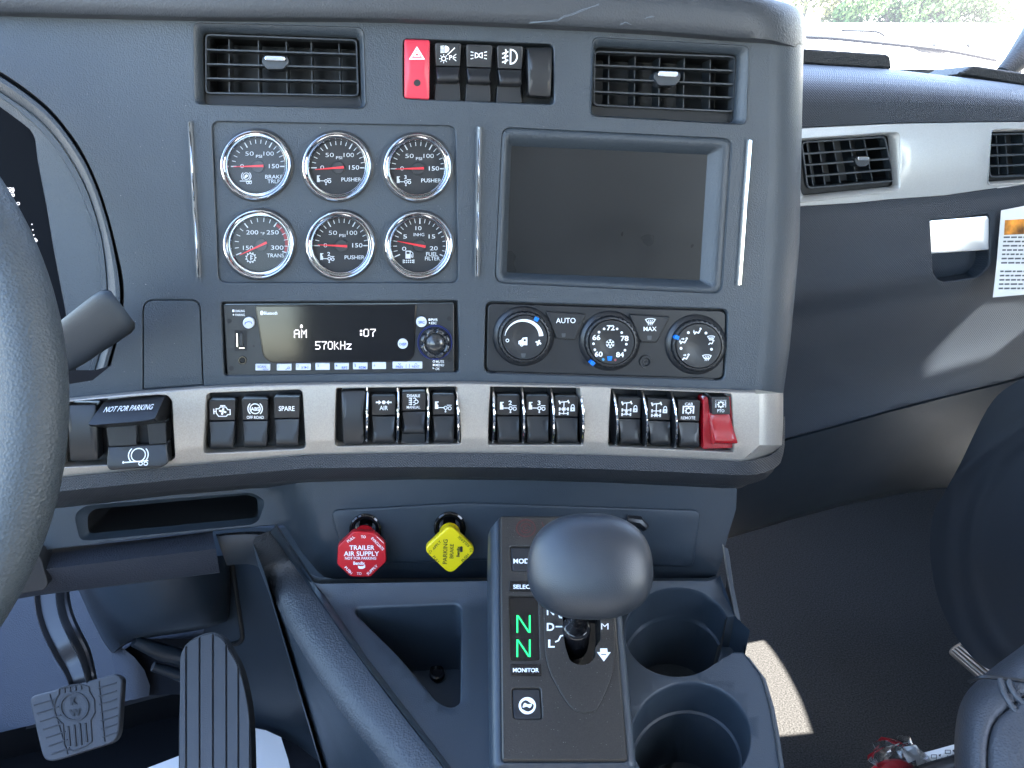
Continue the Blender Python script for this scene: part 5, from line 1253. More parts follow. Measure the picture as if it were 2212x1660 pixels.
# dark linkage shapes under the shroud
t = thing('column_joint', 'black steering shaft joint below the column shroud', 'shaft', at(320, 1420, 1.05))
m = M(); tube(m, [at(290, 1385, 1.04), at(350, 1410, 1.05), at(420, 1425, 1.06)], [.006, .009, .008], 12); m.build('yoke', plastic_lo, t)
m = M(); sheet(m, lambda x, y: FW.px(x, y, .020+.010*math.sin((x-235)/90*3.1)), [(238, 1405), (262, 1398), (290, 1420), (312, 1448), (324, 1482), (322, 1503), (290, 1512), (266, 1512), (254, 1470)], step=10); m.build('lower_column', firewall_m, t)
m = M(); tube(m, [at(330, 1440, 1.06), at(400, 1462, 1.07), at(440, 1466, 1.08)], [.005, .007, .007], 12); m.build('bracket', plastic_lo, t)
m = M(); sheet(m, lambda x, y: FW.px(x, y, .012), [(262, 1450), (321, 1502), (420, 1500), (420, 1380), (300, 1380), (262, 1410)], step=20); m.build('dark_void', carpet_d, t)  # dark sheet put in for the unlit void below the shroud

# knee panel under the open slot
t = thing('knee_panel', 'dark knee panel below the open slot beside the steering wheel', 'panel', D.px(280, 1220, -.04))
m = M()
k0 = [(-60, 1214, -.085), (87, 1190, -.085), (300, 1166, -.085), (460, 1148, -.085)]
k1 = [(-60, 1222, -.058), (87, 1199, -.058), (300, 1173, -.058), (459, 1152, -.058)]
k2 = [(-60, 1258, -.040), (95, 1231, -.040), (300, 1206, -.040), (466, 1186, -.040)]
k3 = [(-60, 1264, -.042), (95, 1237, -.042), (300, 1212, -.042), (467, 1190, -.042)]
k4 = [(-60, 1310, -.058), (79, 1285, -.058), (300, 1258, -.058), (474, 1236, -.058)]
k5 = [(-60, 1312, -.12), (79, 1287, -.12), (300, 1260, -.12), (474, 1238, -.12)]
rails(m, D.px, [k0, k1, k2, k3, k4, k5], 40)
m.build('panel_face', mat('knee_plastic', (.027, .031, .042), .5, bump=(700, .7, 1)), t, sharp=50)
m = M()
c0 = cr([(466, 1155, -.075), (500, 1151, -.075), (564, 1149, -.075), (605, 1160, -.075), (640, 1195, -.075)], 5)
c1_ = cr([(468, 1160, -.060), (502, 1156, -.060), (560, 1156, -.060), (596, 1170, -.060), (624, 1200, -.060)], 5)
c2_ = cr([(478, 1190, -.060), (506, 1184, -.060), (548, 1184, -.062), (578, 1200, -.066), (604, 1232, -.075)], 5)
c3_ = cr([(490, 1222, -.075), (510, 1220, -.078), (540, 1220, -.085), (562, 1230, -.095), (590, 1270, -.11)], 5)
m.loft([[D.px(*p) for p in c] for c in (c0, c1_, c2_, c3_)], closed=False); m.build('corner_piece', plastic_lo, t, sharp=60)
m = M(); slab(m, D.lift(-.04), rp([(84, 1190), (94, 1210), (107, 1258), (98, 1272), (50, 1280), (0, 1290), (0, 1200)], [3, 4, 8, 5, 5, 0, 0]), -.02, .003, 2, .001); m.build('wheel_tilt_bracket', plastic_sm, t)

# pedals
BP = Plane(at(165, 1550, .99), 40, 4); FBp = BP.lift(0)
t = thing('brake_pedal', 'square rubber brake pedal with raised round K W emblem on a steel arm', 'pedal', FBp(165, 1550, -.03))
bp = rp([(61, 1506), (248, 1456), (265, 1466), (257, 1588), (244, 1606), (112, 1647), (92, 1640)], [16, 8, 10, 20, 12, 14, 18], 5)
m = M(); slab(m, FBp, bp, -.010, 0, 4, .0025, 4); pad = m.build('pedal_pad', rubber, t)
q = [(61, 1506), (256, 1455), (257, 1598), (114, 1647)]
rib_m = mat('rib_shade_rubber', (.020, .021, .024), .6)  # darker than the pad: shade of its grooves put into the colour
def bar(m, F, pts, wd, h):
    pts = [Vector(p) for p in pts]
    for a, b in zip(pts, pts[1:]):
        e = (b-a).normalized(); nn = Vector((-e.y, e.x))*wd/2; slab(m, F, [tuple(a-nn), tuple(b-nn), tuple(b+nn), tuple(a+nn)], -.0004, h, wd*.25, h*.4, 2)
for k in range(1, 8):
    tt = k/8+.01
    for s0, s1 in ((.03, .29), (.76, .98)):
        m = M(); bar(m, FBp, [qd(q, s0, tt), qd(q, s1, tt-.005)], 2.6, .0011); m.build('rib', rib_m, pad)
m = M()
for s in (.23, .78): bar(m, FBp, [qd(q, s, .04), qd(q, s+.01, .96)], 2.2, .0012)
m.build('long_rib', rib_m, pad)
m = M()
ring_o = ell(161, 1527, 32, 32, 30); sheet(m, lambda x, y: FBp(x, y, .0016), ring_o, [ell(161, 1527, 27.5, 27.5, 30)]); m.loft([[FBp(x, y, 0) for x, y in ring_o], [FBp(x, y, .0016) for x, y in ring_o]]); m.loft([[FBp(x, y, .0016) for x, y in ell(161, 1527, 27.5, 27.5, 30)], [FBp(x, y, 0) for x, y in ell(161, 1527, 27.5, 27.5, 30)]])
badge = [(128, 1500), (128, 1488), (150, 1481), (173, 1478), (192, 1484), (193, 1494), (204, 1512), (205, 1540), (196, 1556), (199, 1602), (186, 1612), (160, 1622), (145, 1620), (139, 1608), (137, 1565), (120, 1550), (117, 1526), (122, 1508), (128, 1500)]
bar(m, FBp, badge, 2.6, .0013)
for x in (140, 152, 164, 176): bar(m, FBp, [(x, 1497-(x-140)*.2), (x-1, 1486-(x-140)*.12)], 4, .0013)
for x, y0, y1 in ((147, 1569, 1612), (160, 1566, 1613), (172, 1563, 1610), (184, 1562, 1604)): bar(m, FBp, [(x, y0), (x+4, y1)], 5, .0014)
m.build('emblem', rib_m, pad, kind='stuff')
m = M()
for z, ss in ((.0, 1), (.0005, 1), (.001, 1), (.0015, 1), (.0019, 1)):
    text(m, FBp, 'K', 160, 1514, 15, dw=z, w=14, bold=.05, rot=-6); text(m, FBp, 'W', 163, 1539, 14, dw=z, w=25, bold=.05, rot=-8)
m.build('emblem_letters', mat('emblem_shade_rubber', (.014, .015, .017), .6), pad, smooth=False)  # letters darkened too, for the look of shaded grooves
m = M(); wA = [(112, 1215), (112, 1290), (118, 1345), (140, 1395), (165, 1435), (178, 1480)]; rings = []
cp = cr([(112, 1215, 1.03), (112, 1290, 1.02), (122, 1340, 1.01), (142, 1385, 1.0), (163, 1425, 1.0), (176, 1462, .995), (180, 1490, 1.0)], 5)
for i, (x, y, dd_) in enumerate(cp):
    o = at(x, y, dd_); nx = 28 - 5*sm(1400, 1470, y); k = dd_/FOC
    a = Vector(cp[min(i+1, len(cp)-1)][:2])-Vector(cp[max(i-1, 0)][:2]); a.normalize(); px_, py_ = -a.y, a.x
    A = RGT*px_-UPV*py_; A = -A if A.x < 0 else A
    sec = [(-1, -.1), (-1, .35), (-.86, .5), (-.75, .35), (-.72, .12), (.45, .12), (.5, .5), (.62, .6), (.72, .5), (.76, -.1), (.9, -.2), (.9, -.6), (-.9, -.6)]
    rings.append([o+A*(nx*k*u)-FWD*(nx*k*v) for u, v in sec])
m.loft(rings); m.build('pedal_arm', metal_arm if 'metal_arm' in globals() else mat('painted_steel', (.035, .036, .04), .28, metal=.5), t, sharp=45)
AP = Plane(at(460, 1520, .88), 44, -4); FA = AP.lift(0)
t = thing('accelerator_pedal', 'tall rounded accelerator pedal with lengthwise grooves', 'pedal', FA(460, 1560, -.03))
ao = cr([(389, 1440), (392, 1408), (410, 1384), (452, 1366), (480, 1376), (496, 1402), (515, 1436), (528, 1480), (537, 1530), (541, 1580), (543, 1660), (545, 1780)], 4)+[(383, 1780), (385, 1560)]
m = M(); slab(m, FA, ao, -.014, -.0012, 2, .001); m.build('pedal_base', mat('pedal_groove_rubber', (.012, .013, .015), .6), t)
gx = [(385, 402, 1405), (405, 430, 1384), (433, 458, 1374), (461, 489, 1386), (492, 515, 1420), (518, 542, 1500)]
xs = [383, 403, 432, 461, 490, 516, 546]
def clip_strip(x0, x1):
    """the part of the pedal outline between two grooves"""
    pts = []; N = len(ao)
    top = [(x, y) for x, y in ao[:-2]]
    L = []; n = 14
    for i in range(n+1):
        x = x0+(x1-x0)*i/n; best = None
        for a, b in zip(ao, ao[1:]):
            if (a[0]-x)*(b[0]-x) <= 0 and abs(a[0]-b[0]) > 1e-6:
                y = a[1]+(b[1]-a[1])*(x-a[0])/(b[0]-a[0])
                if best is None or y < best: best = y
        if best is not None: L.append((x, best+5))
    return L+[(x1, 1776), (x0, 1776)]
for i in range(6):
    x0, x1 = xs[i]+1.6+(3 if i == 0 else 0), xs[i+1]-1.6-(5 if i == 5 else 0)
    po = clip_strip(x0, x1)
    if len(po) < 5: continue
    m = M(); slab(m, FA, po, -.002, .0008, 1.6, .0008, 3); m.build('tread_strip', rubber, t)

# =================================================================== passenger side dashboard
FPp = P.lift(0)
t = pas = thing('passenger_dashboard', 'passenger side dashboard with a textured pad, silver band and glove box lid', 'dashboard', P.px(2000, 500, -.05))
rt = [(1440, 128), (1690, 137), (1737, 139), (1924, 150), (2020, 161), (2134, 174), (2212, 185), (2420, 214)]
bt = [(1440, 291), (1690, 279), (1737, 275), (1924, 266), (2100, 263), (2212, 262), (2420, 262)]
def between(A, B, k, w): 
    a, b = resample(A, 30), resample(B, 30); return [(p[0]+(q[0]-p[0])*k, p[1]+(q[1]-p[1])*k, w) for p, q in zip(a, b)]
m = M(); R0 = [P.px(*p) for p in between(rt, bt, 0, -.075)]
rows = [[p+Vector((0, .62, -.22)) for p in R0], [p+Vector((0, .20, -.06)) for p in R0], R0]+[[P.px(*p) for p in between(rt, bt, k, w)] for k, w in ((.015, -.066), (.05, -.052), (.10, -.040), (.17, -.028), (.28, -.016), (.42, -.008), (.6, -.003), (.8, -.001), (1.0, -.0005), (1.02, -.006), (1.03, -.02))]
m.loft(rows, closed=False); m.build('upper_pad', weave_m, t, sharp=60)
V1o = [(1741, 296), (1945, 284), (1944, 412), (1736, 436)]; V1i = [(1741, 300), (1925, 290), (1941, 398), (1748, 416)]
V1o = rp([(1728, 298), (1938, 284), (1952, 300), (1950, 372), (1936, 414), (1726, 437)], [8, 8, 10, 20, 10, 8])
V2o = [(2141, 278), (2400, 274), (2400, 392), (2131, 402)]
bb = [(1440, 476), (1690, 452), (1733, 445), (1850, 438), (1924, 430), (2040, 422), (2212, 397), (2420, 378)]
bt2 = [(x, y+3) for x, y in bt]
BW = .002
band_w = lambda x, y: BW+.004*math.sin(min(1, max(0, (y-interp(bt2, x))/max(1, interp(bb, x)-interp(bt2, x))))*math.pi)
FBd = P.lift_fn(band_w)
V1q = [(1716, 300), (1944, 284), (1944, 414), (1716, 439)]
V2q = [(2141, 279), (2420, 272), (2420, 385), (2132, 401)]
m = M(); sheet(m, FBd, bt2+bb[::-1], [rp(V1q, 12), rp(V2q, 10)], step=20)
m.loft([[FBd(x, y) for x, y in bt2], [FBd(x, y-1.2, -.0012) for x, y in bt2], [FBd(x, y-1.5, -.02) for x, y in bt2]], closed=False)
m.loft([[FBd(x, y) for x, y in bb], [FBd(x, y+1.2, -.0015) for x, y in bb], [FBd(x, y+1.5, -.02) for x, y in bb]], closed=False)
m.build('silver_band', silver_w, t, sharp=50)
# lower panel with glove box
crease = [(1440, 1022), (1660, 958), (1694, 948), (1800, 920), (1950, 878), (2060, 850), (2157, 827), (2212, 812), (2420, 760)]
hand = rp([(2007, 474), (2134, 460), (2142, 470), (2141, 575), (2118, 602), (2034, 614), (2013, 596)], [8, 6, 6, 14, 14, 12, 12])
def low_w2(x, y):
    yb = interp(bb, x); yc = interp(crease, x); k = (y-yb)/(yc-yb)
    return -.003+.004*sm(0, .10, k)-.004*sm(.10, .16, k)*0-.050*sm(.30, .95, k)*.9-.010*sm(.38, .50, k)
FLp = P.lift_fn(low_w2)
bb2 = [(x, y+2) for x, y in bb]
m = M(); sheet(m, FLp, bb2+crease[::-1], [hand], step=(22, 16))
lip(m, FLp, hand, 4, .003, .022); sheet(m, lambda x, y: FLp(x, y, -.0215), inset(hand, 4))
cw = [FLp(x, y) for x, y in crease]
m.loft([cw, [p-P.n*.003-Vector((0, 0, .002)) for p in cw], [p-P.n*.02-Vector((0, 0, .003)) for p in cw]], closed=False)
m.build('glove_box_panel', weave_m, t, sharp=60)
m = M(); slab(m, FLp, rp([(2012, 479), (2133, 466), (2136, 474), (2136, 540), (2018, 552)], 3), -.018, -.005, 2, .001, fn=lambda x, y: (x-2074)*9e-5, step=30); m.build('glove_box_latch', mat('brushed_latch', (.92, .92, .92), .28, metal=1.0), t)
m = M(); und = [[p-P.n*.02-Vector((0, 0, .003)) for p in cw]]
edge2 = [(1340, 1230), (1560, 1168), (1600, 1155), (1700, 1126), (1842, 1087), (1930, 1070), (2016, 1060), (2080, 1048), (2300, 1010)]
e2 = resample(edge2, len(cw)); c3 = resample(crease, len(cw))
for k, w in ((.03, -.062), (.10, -.068), (.35, -.09), (.7, -.13), (.95, -.16), (1.0, -.18)):
    und.append([P.px(c3[i][0]+(e2[i][0]-c3[i][0])*k, c3[i][1]+(e2[i][1]-c3[i][1])*k, w) for i in range(len(cw))])
und.append([p+Vector((0, .12, .0)) for p in und[-1]])
m.loft(und, closed=False); m.build('under_panel', plastic_lo, t, sharp=70)
make_vent(P, BW+.002, V1q, [(1722, 306), (1928, 292), (1938, 404), (1738, 424)], [(1741, 309), (1920, 297), (1940, 391), (1754, 407)], 'air vent in the silver band with a glinting chrome tab', (1869, 343), (13, 5), rows=4, vanes=(.14, .28, .46, .66, .84), shell=silver_w, slatm=plastic, r=12, dep=.008, tabang=0)
make_vent(P, BW+.002, V2q, [(2143, 286), (2420, 280), (2420, 376), (2140, 394)], [(2143, 292), (2340, 286), (2345, 374), (2150, 383)], 'air vent cut off by the picture edge beside the windscreen pillar', (2262, 330), (13, 5), rows=4, vanes=(.1, .2, .3, .5, .7, .9), shell=silver_w, slatm=plastic, r=10, dep=.008, tabang=0)
# pads on top of the dash
for q, lb in (([(1700, 101), (1736, 105), (1916, 117), (1923, 124), (1925, 150), (1700, 138)], 'grained black pad block on the dash top beside the centre dashboard'),
              ([(2066, 161), (2098, 143), (2106, 142), (2230, 161), (2420, 190), (2420, 216), (2212, 186)], 'grained black pad block on the dash top below the windscreen pillar')):
    m = M(); Fp = P.lift(-.085); q2 = rp(q, [2, 2, 8, 5, 3, 2, 2][:len(q)]); slab(m, Fp, q2, -.06, .002, 5, .004, 4)
    o = m.build('dash_top_pad', pad_m, None, loc=Fp(q[2][0], q[2][1], -.02)); tag(o, lb, 'dash pad', 'pad blocks on the dash top')
# leaflet taped at the passenger end
t = thing('safety_leaflet', 'white printed leaflet with an orange picture hanging over the glove box edge', 'leaflet', P.px(2190, 540, .0))
lw = lambda x, y: .006+.012*sm(560, 645, y)*(1-sm(2145, 2240, x)*.5)+.003*math.sin((y-450)*.02)
Fl = P.lift_fn(lw); lq = [(2163, 455), (2260, 436), (2330, 440), (2320, 640), (2212, 637), (2145, 643), (2154, 560)]
m = M(); sheet(m, Fl, lq, step=14); sheet(m, lambda x, y: Fl(x, y, -.0004), lq, step=14); o = m.build('leaflet_sheet', paper, t)
m = M(); fill(m, lambda x, y, d=0: Fl(x, y, .0006), [(2170, 476), (2300, 468), (2300, 502), (2168, 508)]); m.build('printed_picture', mat('orange_print', (.70, .26, .03), .7, vary=.8, flake=60), o, smooth=False)
m = M()
for k in range(13):
    y = 513+k*9.2
    if k == 7: continue
    x = 2168-(y-505)*.10; xx = x
    rnd = random.Random(k)
    while xx < 2300:
        w_ = rnd.uniform(5, 15); line(m, lambda a, b, d=0: Fl(a, b, .0006), [(xx, y), (xx+w_, y-.3)], 3.4); xx += w_+2.5
m.build('printed_lines', mat('grey_print', (.10, .10, .11), .7), o, smooth=False)

# =================================================================== passenger footwell, side and seat
t = thing('passenger_kick_panel', 'dark ribbed lower side panel at the passenger footwell', 'side panel', at(2100, 1150, 1.25))
KP = Plane(at(2100, 1100, 1.22), 8, -38)
m = M()
def kpw(x, y):
    d = math.hypot((x-2330)*1.0, (y-1200)*.8); a = .0035*(math.exp(-((d-285)/22)**2)+math.exp(-((d-235)/18)**2)) - .02*sm(230, 200, d)*0
    e = (y-(1062-(x-2016)*.74)); return a+.003*math.exp(-(e/12)**2)-.004*sm(0, 60, e)
sheet(m, KP.lift_fn(kpw), cr([(2036, 1072), (2075, 1000), (2133, 883), (2180, 835), (2250, 805), (2420, 780)], 4)+cr([(2420, 1400), (2212, 1430), (2150, 1450), (2100, 1420), (2050, 1350), (2020, 1270), (2008, 1180), (2014, 1120), (2028, 1080)], 4)[:-1], step=9)
m.build('panel_skin', mat('kick_plastic', (.017, .021, .027), .6, bump=(1200, .3), spec=.3), t, sharp=70)
m = M(); m.add([at(1500, 1000, 1.75), at(2450, 900, 1.75), at(2450, 1220, 1.9), at(1500, 1290, 1.75)], [(0, 1, 2, 3)])
m = M(); z0 = FLOOR_Z; m.add([(-1.1, 1.75, z0), (.95, 1.75, z0), (.95, 1.75, CAM.z-.1), (-1.1, 1.75, CAM.z-.1)], [(0, 1, 2, 3)]); o = m.build('front_wall', carpet_d, None); o['kind'] = 'structure'
SP = Plane(at(2110, 1430, 1.3), 70, -10)
t = thing('sill_plate', 'short ribbed metal sill plate beside the seat', 'sill plate', SP.px(2110, 1430)); q = [(2048, 1403), (2092, 1376), (2200, 1455), (2160, 1500)]
m = M(); slab(m, SP.lift(0), rp(q, [12, 4, 4, 4]), -.006, .0, 2, .001); o = m.build('plate', sill_m, t)
for k in range(6):
    m = M(); s0 = (k+.6)/6.6; bar(m, SP.lift(0), [qd(q, .08, s0) if False else qd(q, 0.06, s0), qd(q, .97, s0)][0:2], 0.1, .001) if False else None
for k in range(7):
    a = Vector(q[0]).lerp(Vector(q[1]), (k+.5)/7); b = Vector(q[3]).lerp(Vector(q[2]), (k+.5)/7); a = a.lerp(b, .05); b = b.lerp(a, .03)
    m = M(); bar(m, SP.lift(0), [tuple(a), tuple(b)], 4.2, .004); m.build('rib', sill_m, o)
# seat
SE = Plane(at(2160, 1560, .80), 52, -14)
t = thing('passenger_seat', 'corner of a dark leather passenger seat with piped stitching', 'seat', SE.px(2160, 1580, -.05))
outl_s = cr([(2066, 1760, 0), (2062, 1660, 0), (2062, 1590, 0), (2070, 1535, 0), (2085, 1500, 0), (2108, 1474, 0), (2150, 1438, 0), (2212, 1392, 0), (2330, 1300, 0), (2420, 1240, 0)], 5)
seam_s = cr([(2190, 1790, 0), (2180, 1720, 0), (2165, 1650, 0), (2145, 1590, 0), (2125, 1545, 0), (2118, 1510, 0), (2140, 1490, 0), (2180, 1480, 0), (2230, 1485, 0), (2330, 1490, 0), (2420, 1500, 0)], 5)
sA = resample([p[:2] for p in outl_s], 60)
tgt = [(2420, 1790)]*60
def sring(k, w):
    return [SE.px(x+(2300-x)*k, y+(1700-y)*k, w) for x, y in sA]
m = M(); m.loft([sring(0, -.30), sring(0, -.045), sring(.01, -.034), sring(.035, -.022), sring(.08, -.010), sring(.15, -.002), sring(.24, .002), sring(.285, .001), sring(.30, -.003), sring(.315, .001), sring(.36, .004), sring(.6, .008), sring(1, .010)], closed=False)
m.build('seat_cushion', leather, t, sharp=80)
sw = lambda x, y: .0015
for s2, nm in ((cr([(2160, 1466), (2166, 1490), (2176, 1511), (2192, 1535), (2215, 1560), (2260, 1600), (2320, 1640)], 5), 'piping'), (cr([(2178, 1466), (2184, 1487), (2198, 1508), (2222, 1530), (2260, 1556), (2320, 1590)], 5), 'piping')):
    m = M(); tube(m, [SE.px(x, y, sw(x, y)) for x, y in s2], .0024, 8); m.build(nm, leather, t)
m = M()
for s2 in (cr([(2168, 1470), (2175, 1492), (2187, 1513), (2204, 1536), (2228, 1558), (2290, 1600)], 5), cr([(2190, 1470), (2195, 1484), (2208, 1501), (2232, 1521), (2290, 1556)], 5)):
    pts = resample(s2, 52)
    for i in range(0, 50, 2): tube(m, [SE.px(pts[i][0], pts[i][1], .0032), SE.px(pts[i+1][0], pts[i+1][1], .0032)], .0005, 5)
m.build('stitching', plastic_sm, t, kind='stuff')
m = M(); tube(m, [SE.px(x, y, w) for x, y, w in cr([(2093, 1474, -.012), (2106, 1467, -.006), (2124, 1463, -.001), (2157, 1465, .0015), (2212, 1471, .003), (2330, 1480, .005)], 4)], .0016, 6); m.build('cross_seam', plastic_sm, t)
# bundle at the seat foot
BD = Plane(at(1990, 1640, 1.15), 62, 0)
o_ = BD.px(1960, 1640)
m = M(); lathe(m, BD.lift(0), 1925, 1675, [(48, -.02), (50, .0), (46, .012), (34, .018), (.1, .020)], 36, .62); o = m.build('red_cap', mat('bright_red_cap', (.62, .005, .02), .35), None); tag(o, 'bright red plastic cap lying at the foot of the seat', 'cap')
t = thing('wrapped_label_strip', 'white printed label strip with marks tucked behind the black cord', 'label strip', BD.px(2010, 1625, .015))
m = M(); fw = lambda x, y, dw=0: BD.px(x, y, .020+dw+.002*math.sin(x*.05)); q = [(1975, 1632), (2070, 1606), (2110, 1600), (2110, 1640), (2070, 1660), (1985, 1672)]
sheet(m, fw, q, step=12); ls = m.build('strip_sheet', paper, t)
m = M(); G = lambda x, y, dw=0: fw(x, y, .0006)
for i, (x, y) in enumerate(((2018, 1634), (2048, 1624))): line(m, G, box(x-6, y-3, x+5, y+4), 1.4, closed=True); fill(m, G, [(x+9, y-3), (x+15, y-5), (x+13, y+2)])
for i in range(7): line(m, G, [(1996+i*12, 1655-i*3.4), (1999+i*12, 1646-i*3.4)], 1.3)
m.build('strip_print', inkblack, ls, smooth=False)
m = M(); sheet(m, lambda x, y: BD.px(x, y, .028), rp([(1945, 1618), (1975, 1612), (1990, 1636), (1962, 1650)], 4), step=8); slab(m, BD.lift(.022), rp([(1945, 1618), (1975, 1612), (1990, 1636), (1962, 1650)], 4), 0, .006, 2, .001); m.build('white_clip', paper, t)
m = M(); tube(m, [BD.px(x, y, .026) for x, y in cr([(1930, 1700), (1990, 1672), (2040, 1656), (2110, 1636), (2180, 1610)], 4)], .0085, 12); o = m.build('black_cord', cord_m, None); tag(o, 'thick black cord running beside the white label strip to the seat', 'cord')
m = M(); rnd = random.Random(5); c = BD.px(1940, 1636, .02); vs = []
for j in range(9):
    for i in range(14):
        a = 2*math.pi*i/14; b = math.pi*(j+.2)/9; r = .030*(1+rnd.uniform(-.2, .2)); vs.append(c+Vector((r*math.cos(a)*math.sin(b)*1.0, r*math.sin(a)*math.sin(b)*.7, r*.6*math.cos(b))))
m.add(vs, [(j*14+i, j*14+(i+1) % 14, (j+1)*14+(i+1) % 14, (j+1)*14+i) for j in range(8) for i in range(14)]); o = m.build('plastic_wrap', wrap_m, None, smooth=False); tag(o, 'crumpled clear plastic wrap around the red cap', 'wrap')

# =================================================================== windscreen, wiper, pillar
WS = Plane(at(1950, 80, 1.62), 35, 6)
m = M(); m.add([WS.px(x, y) for x, y in ((-1600, 150), (2500, 300), (2500, -900), (-1600, -900))], [(0, 1, 2, 3)])
o = m.build('windscreen', pane_m, None); tag(o, 'clear windscreen glass above the passenger dashboard', 'windscreen')
m = M(); text(m, lambda x, y, dw=0: WS.px(x, y, .002), 'PACCAR', 2180, 92, 7, w=40, rot=8, flip=True, bold=0); s_o = m.build('windscreen_marking', mat('brown_print', (.10, .05, .02), .6), None, smooth=False); tag(s_o, 'small mirrored brown word PACCAR on the windscreen', 'marking')
t = thing('windscreen_wiper', 'thin wiper blade lying across the foot of the windscreen', 'wiper', WS.px(1900, 95, -.03))
m = M(); tube(m, [WS.px(x, y, -.03) for x, y in cr([(1690, 76), (1739, 80), (1800, 83), (1862, 89), (1986, 102), (2060, 112), (2152, 130)], 4)], .0035, 8); m.build('blade', plastic_sm, t)
m = M(); tube(m, [WS.px(x, y, -.036) for x, y in ((1975, 101), (1990, 108), (2015, 112), (2040, 112))], .004, 8); m.build('arm', sill_m, t)
m = M(); tube(m, [WS.px(x, y, -.04) for x, y in cr([(1817, 66), (1850, 67), (1886, 68), (1902, 72), (1912, 80)], 4)], .0022, 6); m.build('spray_hose', plastic_sm, t)
m = M(); tube(m, [at(2165, 162, 1.30), at(2190, 138, 1.32), at(2230, 96, 1.36), at(2330, -20, 1.5), at(2600, -500, 1.6)], [.010, .013, .02, .04, .05], 14); o = m.build('windscreen_pillar', pad_m, None); tag(o, 'dark windscreen pillar trim at the upper corner', 'pillar')

# =================================================================== outside
m = M(); m.add([(-500, -60, 0), (900, -60, 0), (900, 900, 0), (-500, 900, 0)], [(0, 1, 2, 3)])
o = m.build('ground', mat('pale_concrete', (.56, .54, .49), .9, vary=.06), None); o['kind'] = 'structure'
cpos = at(2062, 104, 1); dC = cpos-CAM; k = -(CAM.z-.0)/dC.z; cpos = CAM+dC*k
t = thing('parked_car', 'pale parked car far across the bright lot', 'car', cpos)
cs = k*FOC and k*105/FOC
L_, H_, W_ = cs*.95, cs*.95*.33, cs*.4
def cbox(m, pts, y0, y1, inset_=0):
    m.loft([[cpos+Vector((x, y0+inset_*0, z)) for x, z in pts], [cpos+Vector((x, y1, z)) for x, z in pts]], cap0=True, cap1=True)
m = M(); cbox(m, [(-.5*L_, .22*H_), (-.5*L_, .5*H_), (-.46*L_, .58*H_), (-.30*L_, .62*H_), (.22*L_, .60*H_), (.44*L_, .54*H_), (.5*L_, .45*H_), (.5*L_, .2*H_)], 0, W_); m.build('body', mat('pale_car_paint', (.22, .27, .30), .3, coat=.5), t, sharp=30)
m = M(); cbox(m, [(-.38*L_, .60*H_), (-.26*L_, .97*H_), (-.2*L_, H_), (.05*L_, H_), (.24*L_, .61*H_)], W_*.06, W_*.94); gh = m.build('cabin', bpy.data.materials['pale_car_paint'], t)
for a, b in ((-.31, -.13), (-.10, .13)):
    m = M(); m.add([cpos+Vector((x*L_, W_*.06-.01, z*H_)) for x, z in ((a, .64), (a+.06 if a < -.2 else a, .92), (b-(.08 if b > 0 else 0), .92), (b, .64))], [(0, 1, 2, 3)]); m.build('window', mat('car_glass', (.03, .06, .08), .1), gh, smooth=False)
for x in (-.31, .31):
    m = M(); c = cpos+Vector((x*L_, 0, .21*H_)); m.loft([[c+Vector((r*math.cos(2*math.pi*i/20), y, r*math.sin(2*math.pi*i/20))) for i in range(20)] for r, y in ((.001, -.02), (.11*L_*.6, -.02), (.11*L_*.66, .02), (.11*L_*.66, W_*.2))]); m.build('wheel', plastic_sm, t)
leafm = mat('sunlit_leaf', (.075, .13, .03), .6, vary=.4); leafm.node_tree.nodes['Principled BSDF'].inputs['Subsurface Weight'].default_value = 0
leafy = mat('dry_leaf', (.16, .16, .06), .7, vary=.3); bark = mat('bark', (.10, .085, .06), .9, bump=(20, 1))
def tree(px, py, dist, rx, rz, n, mm, lb, seed):
    rnd = random.Random(seed); c = at(px, py, dist); c0 = Vector((c.x, c.y, 0)); t = thing('leafy_tree', lb, 'tree', c0, 'trees beyond the lot')
    m = M(); tube(m, [c0, c0+Vector((.2, 0, c.z*.4)), c-Vector((.1, 0, rz*.2))], [.5, .4, .2], 10)
    for k in range(4):
        a = k*1.6+seed; tube(m, [c0+Vector((.15, 0, c.z*.45)), c+Vector((math.cos(a)*rx*.5, math.sin(a)*rx*.3, -rz*.15))], [.25, .1], 7)
    m.build('trunk', bark, t)
    m = M(); cl = [(rnd.uniform(-1, 1), rnd.uniform(-.6, .6), rnd.uniform(-1, 1), rnd.uniform(.25, .5)) for _ in range(22)]
    cl = [q for q in cl if q[0]**2+q[2]**2 < 1.05]
    for _ in range(n):
        q = rnd.choice(cl); v = Vector((rnd.gauss(0, 1), rnd.gauss(0, 1), rnd.gauss(0, 1))).normalized()*q[3]*rnd.random()**.4
        p = c+Vector(((q[0]+v.x)*rx, (q[1]+v.y)*rx, (q[2]+v.z)*rz)); s = rnd.uniform(.3, .75)
        a = Vector((rnd.gauss(0, 1), rnd.gauss(0, 1), rnd.gauss(0, 1))).normalized(); b = a.orthogonal().normalized(); e = a.cross(b)
        m.add([p-b*s, p+e*s*.5, p+b*s, p-e*s*.5], [(0, 1, 2, 3)])
    m.build('crown', mm, t, smooth=False, recalc=False, kind='stuff')
for a in ((1745, -40, 230, 9, 10, 2400, leafy, 'sparse yellowish tree at the edge of the hood', 3), (1830, -25, 235, 8, 7, 2600, leafy, 'yellow green bushy tree beside the sparse one', 7), (1925, -28, 225, 11, 8.5, 5200, leafm, 'dense green tree above the wiper', 11),
          (2040, -34, 228, 11, 9, 5200, leafm, 'dense green tree above the parked car', 13), (2150, -52, 230, 9, 9, 3200, leafm, 'green tree nearest the windscreen pillar', 17)): tree(*a)

